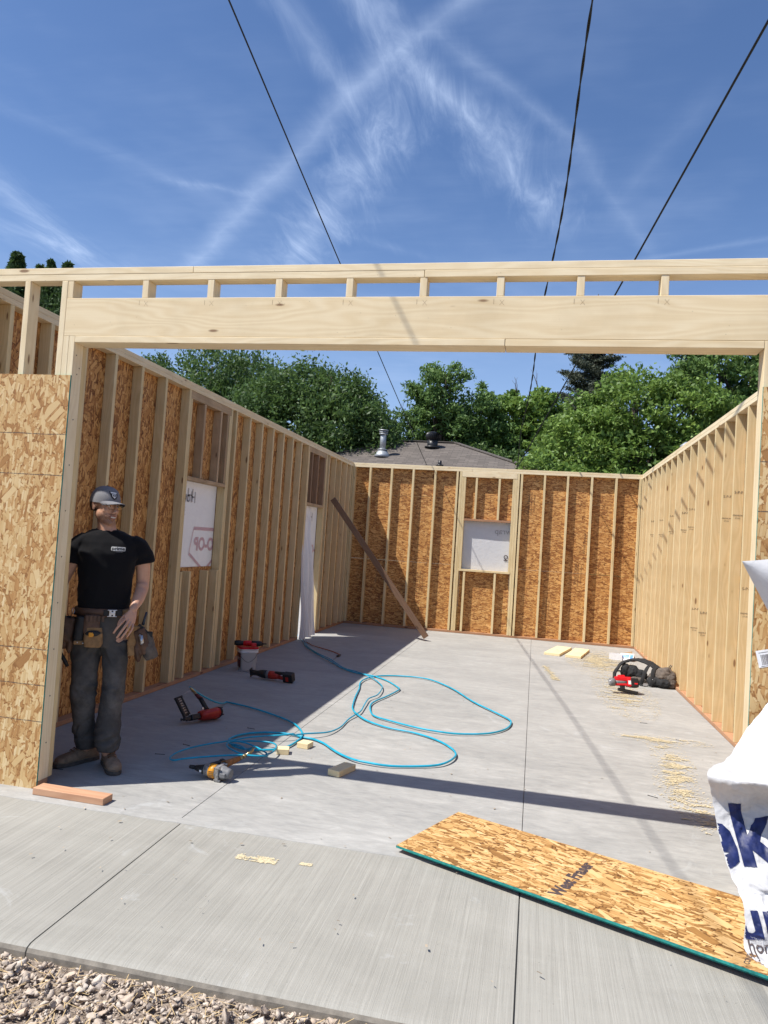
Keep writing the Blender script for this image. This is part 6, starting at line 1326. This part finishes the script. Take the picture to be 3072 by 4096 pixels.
bpart('pouch', lambda bm: slab_p(bm, (-.142, -.105, .870), (.036, .034, .085), R(4)), M_blkl, .004, 3, lambda c_, n_: .004 * mn.noise(c_ * 22))
bpart('pouch_tab', lambda bm: bx(bm, -.172, -.115, -.146, -.132, .782, .806, .004, rot=None), M_tan)
bpart('pouch', lambda bm: (slab_p(bm, (-.215, -.045, .865), (.050, .060, .075), R(10)), ball(bm, (-.232, -.04, .80), (.040, .045, .060)), ball(bm, (-.195, -.07, .775), (.018, .022, .06))), M_leather, .0045, 4, lambda c_, n_: .007 * mn.noise(c_ * 22))
bpart('pliers_handle', lambda bm: add_tube(bm, [(-.262, -.06, .75), (-.240, -.065, .71), (-.212, -.07, .665), (-.196, -.07, .635)], [.010, .011, .013, .010], 8), M_blkl)
bpart('pen', lambda bm: add_tube(bm, [(-.235, -.06, .92), (-.242, -.06, .965)], .007, 8), plain('green_pen', (.04, .20, .03), .5))
for x in (-.216, -.204): bpart('marker', lambda bm: add_tube(bm, [(x, -.06, .92), (x - .002, -.06, .950)], .006, 8), M_blkl)
bpart('strap', lambda bm: (bx(bm, -.026, .026, -.010, .010, -.065, .065, .006, rot=Matrix.Translation((.178, -.085, .835)) @ Matrix.Rotation(R(10), 4, 'Y')), bx(bm, -.022, .022, -.008, .008, -.04, .04, .006, rot=Matrix.Translation((.172, -.083, .745)) @ Matrix.Rotation(R(-8), 4, 'Y'))), M_tan)
bpart('pouch', lambda bm: (slab_p(bm, (.235, -.06, .80), (.040, .05, .085), R(-20)), ball(bm, (.215, -.075, .74), (.030, .03, .075))), M_leather, .0045, 3, lambda c_, n_: .008 * math.sin(c_.x * 140 + c_.z * 40) * .4 + .005 * mn.noise(c_ * 24))
bpart('pouch', lambda bm: (slab_p(bm, (.282, -.055, .735), (.045, .052, .055), R(-24)), slab_p(bm, (.268, -.05, .80), (.040, .045, .05), R(-24))), M_canvas, .0045, 3, lambda c_, n_: .006 * mn.noise(c_ * 22))
bpart('hammer_head', lambda bm: (add_tube(bm, [(.222, -.125, .842), (.232, -.128, .80), (.228, -.126, .785)], [.012, .013, .008], 12), add_tube(bm, [(.222, -.125, .842), (.212, -.122, .835)], [.011, .009], 10)), M_silver)
bpart('hammer_loop', lambda bm: (bx(bm, -.012, .012, -.010, .010, -.055, .055, .004, rot=Matrix.Translation((.245, -.075, .865)) @ Matrix.Rotation(R(-48), 4, 'Y')), rbox(bm, .272, .296, -.09, -.06, .825, .862, .005)), M_blkl)
bpart('pencil', lambda bm: add_tube(bm, [(.232, -.055, .90), (.250, -.055, .985)], [.010, .007], 8), plain('blue_black_tool', (.03, .04, .06), .4))
for q in ((-.118, -.148, .792), (-.150, -.146, .796), (-.250, -.100, .872)): bpart('rivet', lambda bm: ball(bm, q, .0045, seg=8), M_silver)
bpart('belt_ring', lambda bm: add_tube(bm, [Vector((-.190 + math.cos(a) * .006, -.05 + math.cos(a) * .010, .980 + math.sin(a) * .020)) for a in [2 * math.pi * k / 14 for k in range(15)]], .0025, 6, caps=False), M_silver)
# ring on the finger
p0, p1 = Vector(FG['ring'][1]), Vector(FG['ring'][2]); d = (p1 - p0).normalized(); c_ = p0.lerp(p1, .12); u_ = d.orthogonal().normalized(); w__ = d.cross(u_)
part('finger_ring', lambda bm: add_tube(bm, [c_ + (u_ * math.cos(a) + w__ * math.sin(a)) * .0098 for a in [2 * math.pi * k / 18 for k in range(19)]], .0016, 6, caps=False), plain('gold', (.7, .5, .2), .25, 1.), MAN)
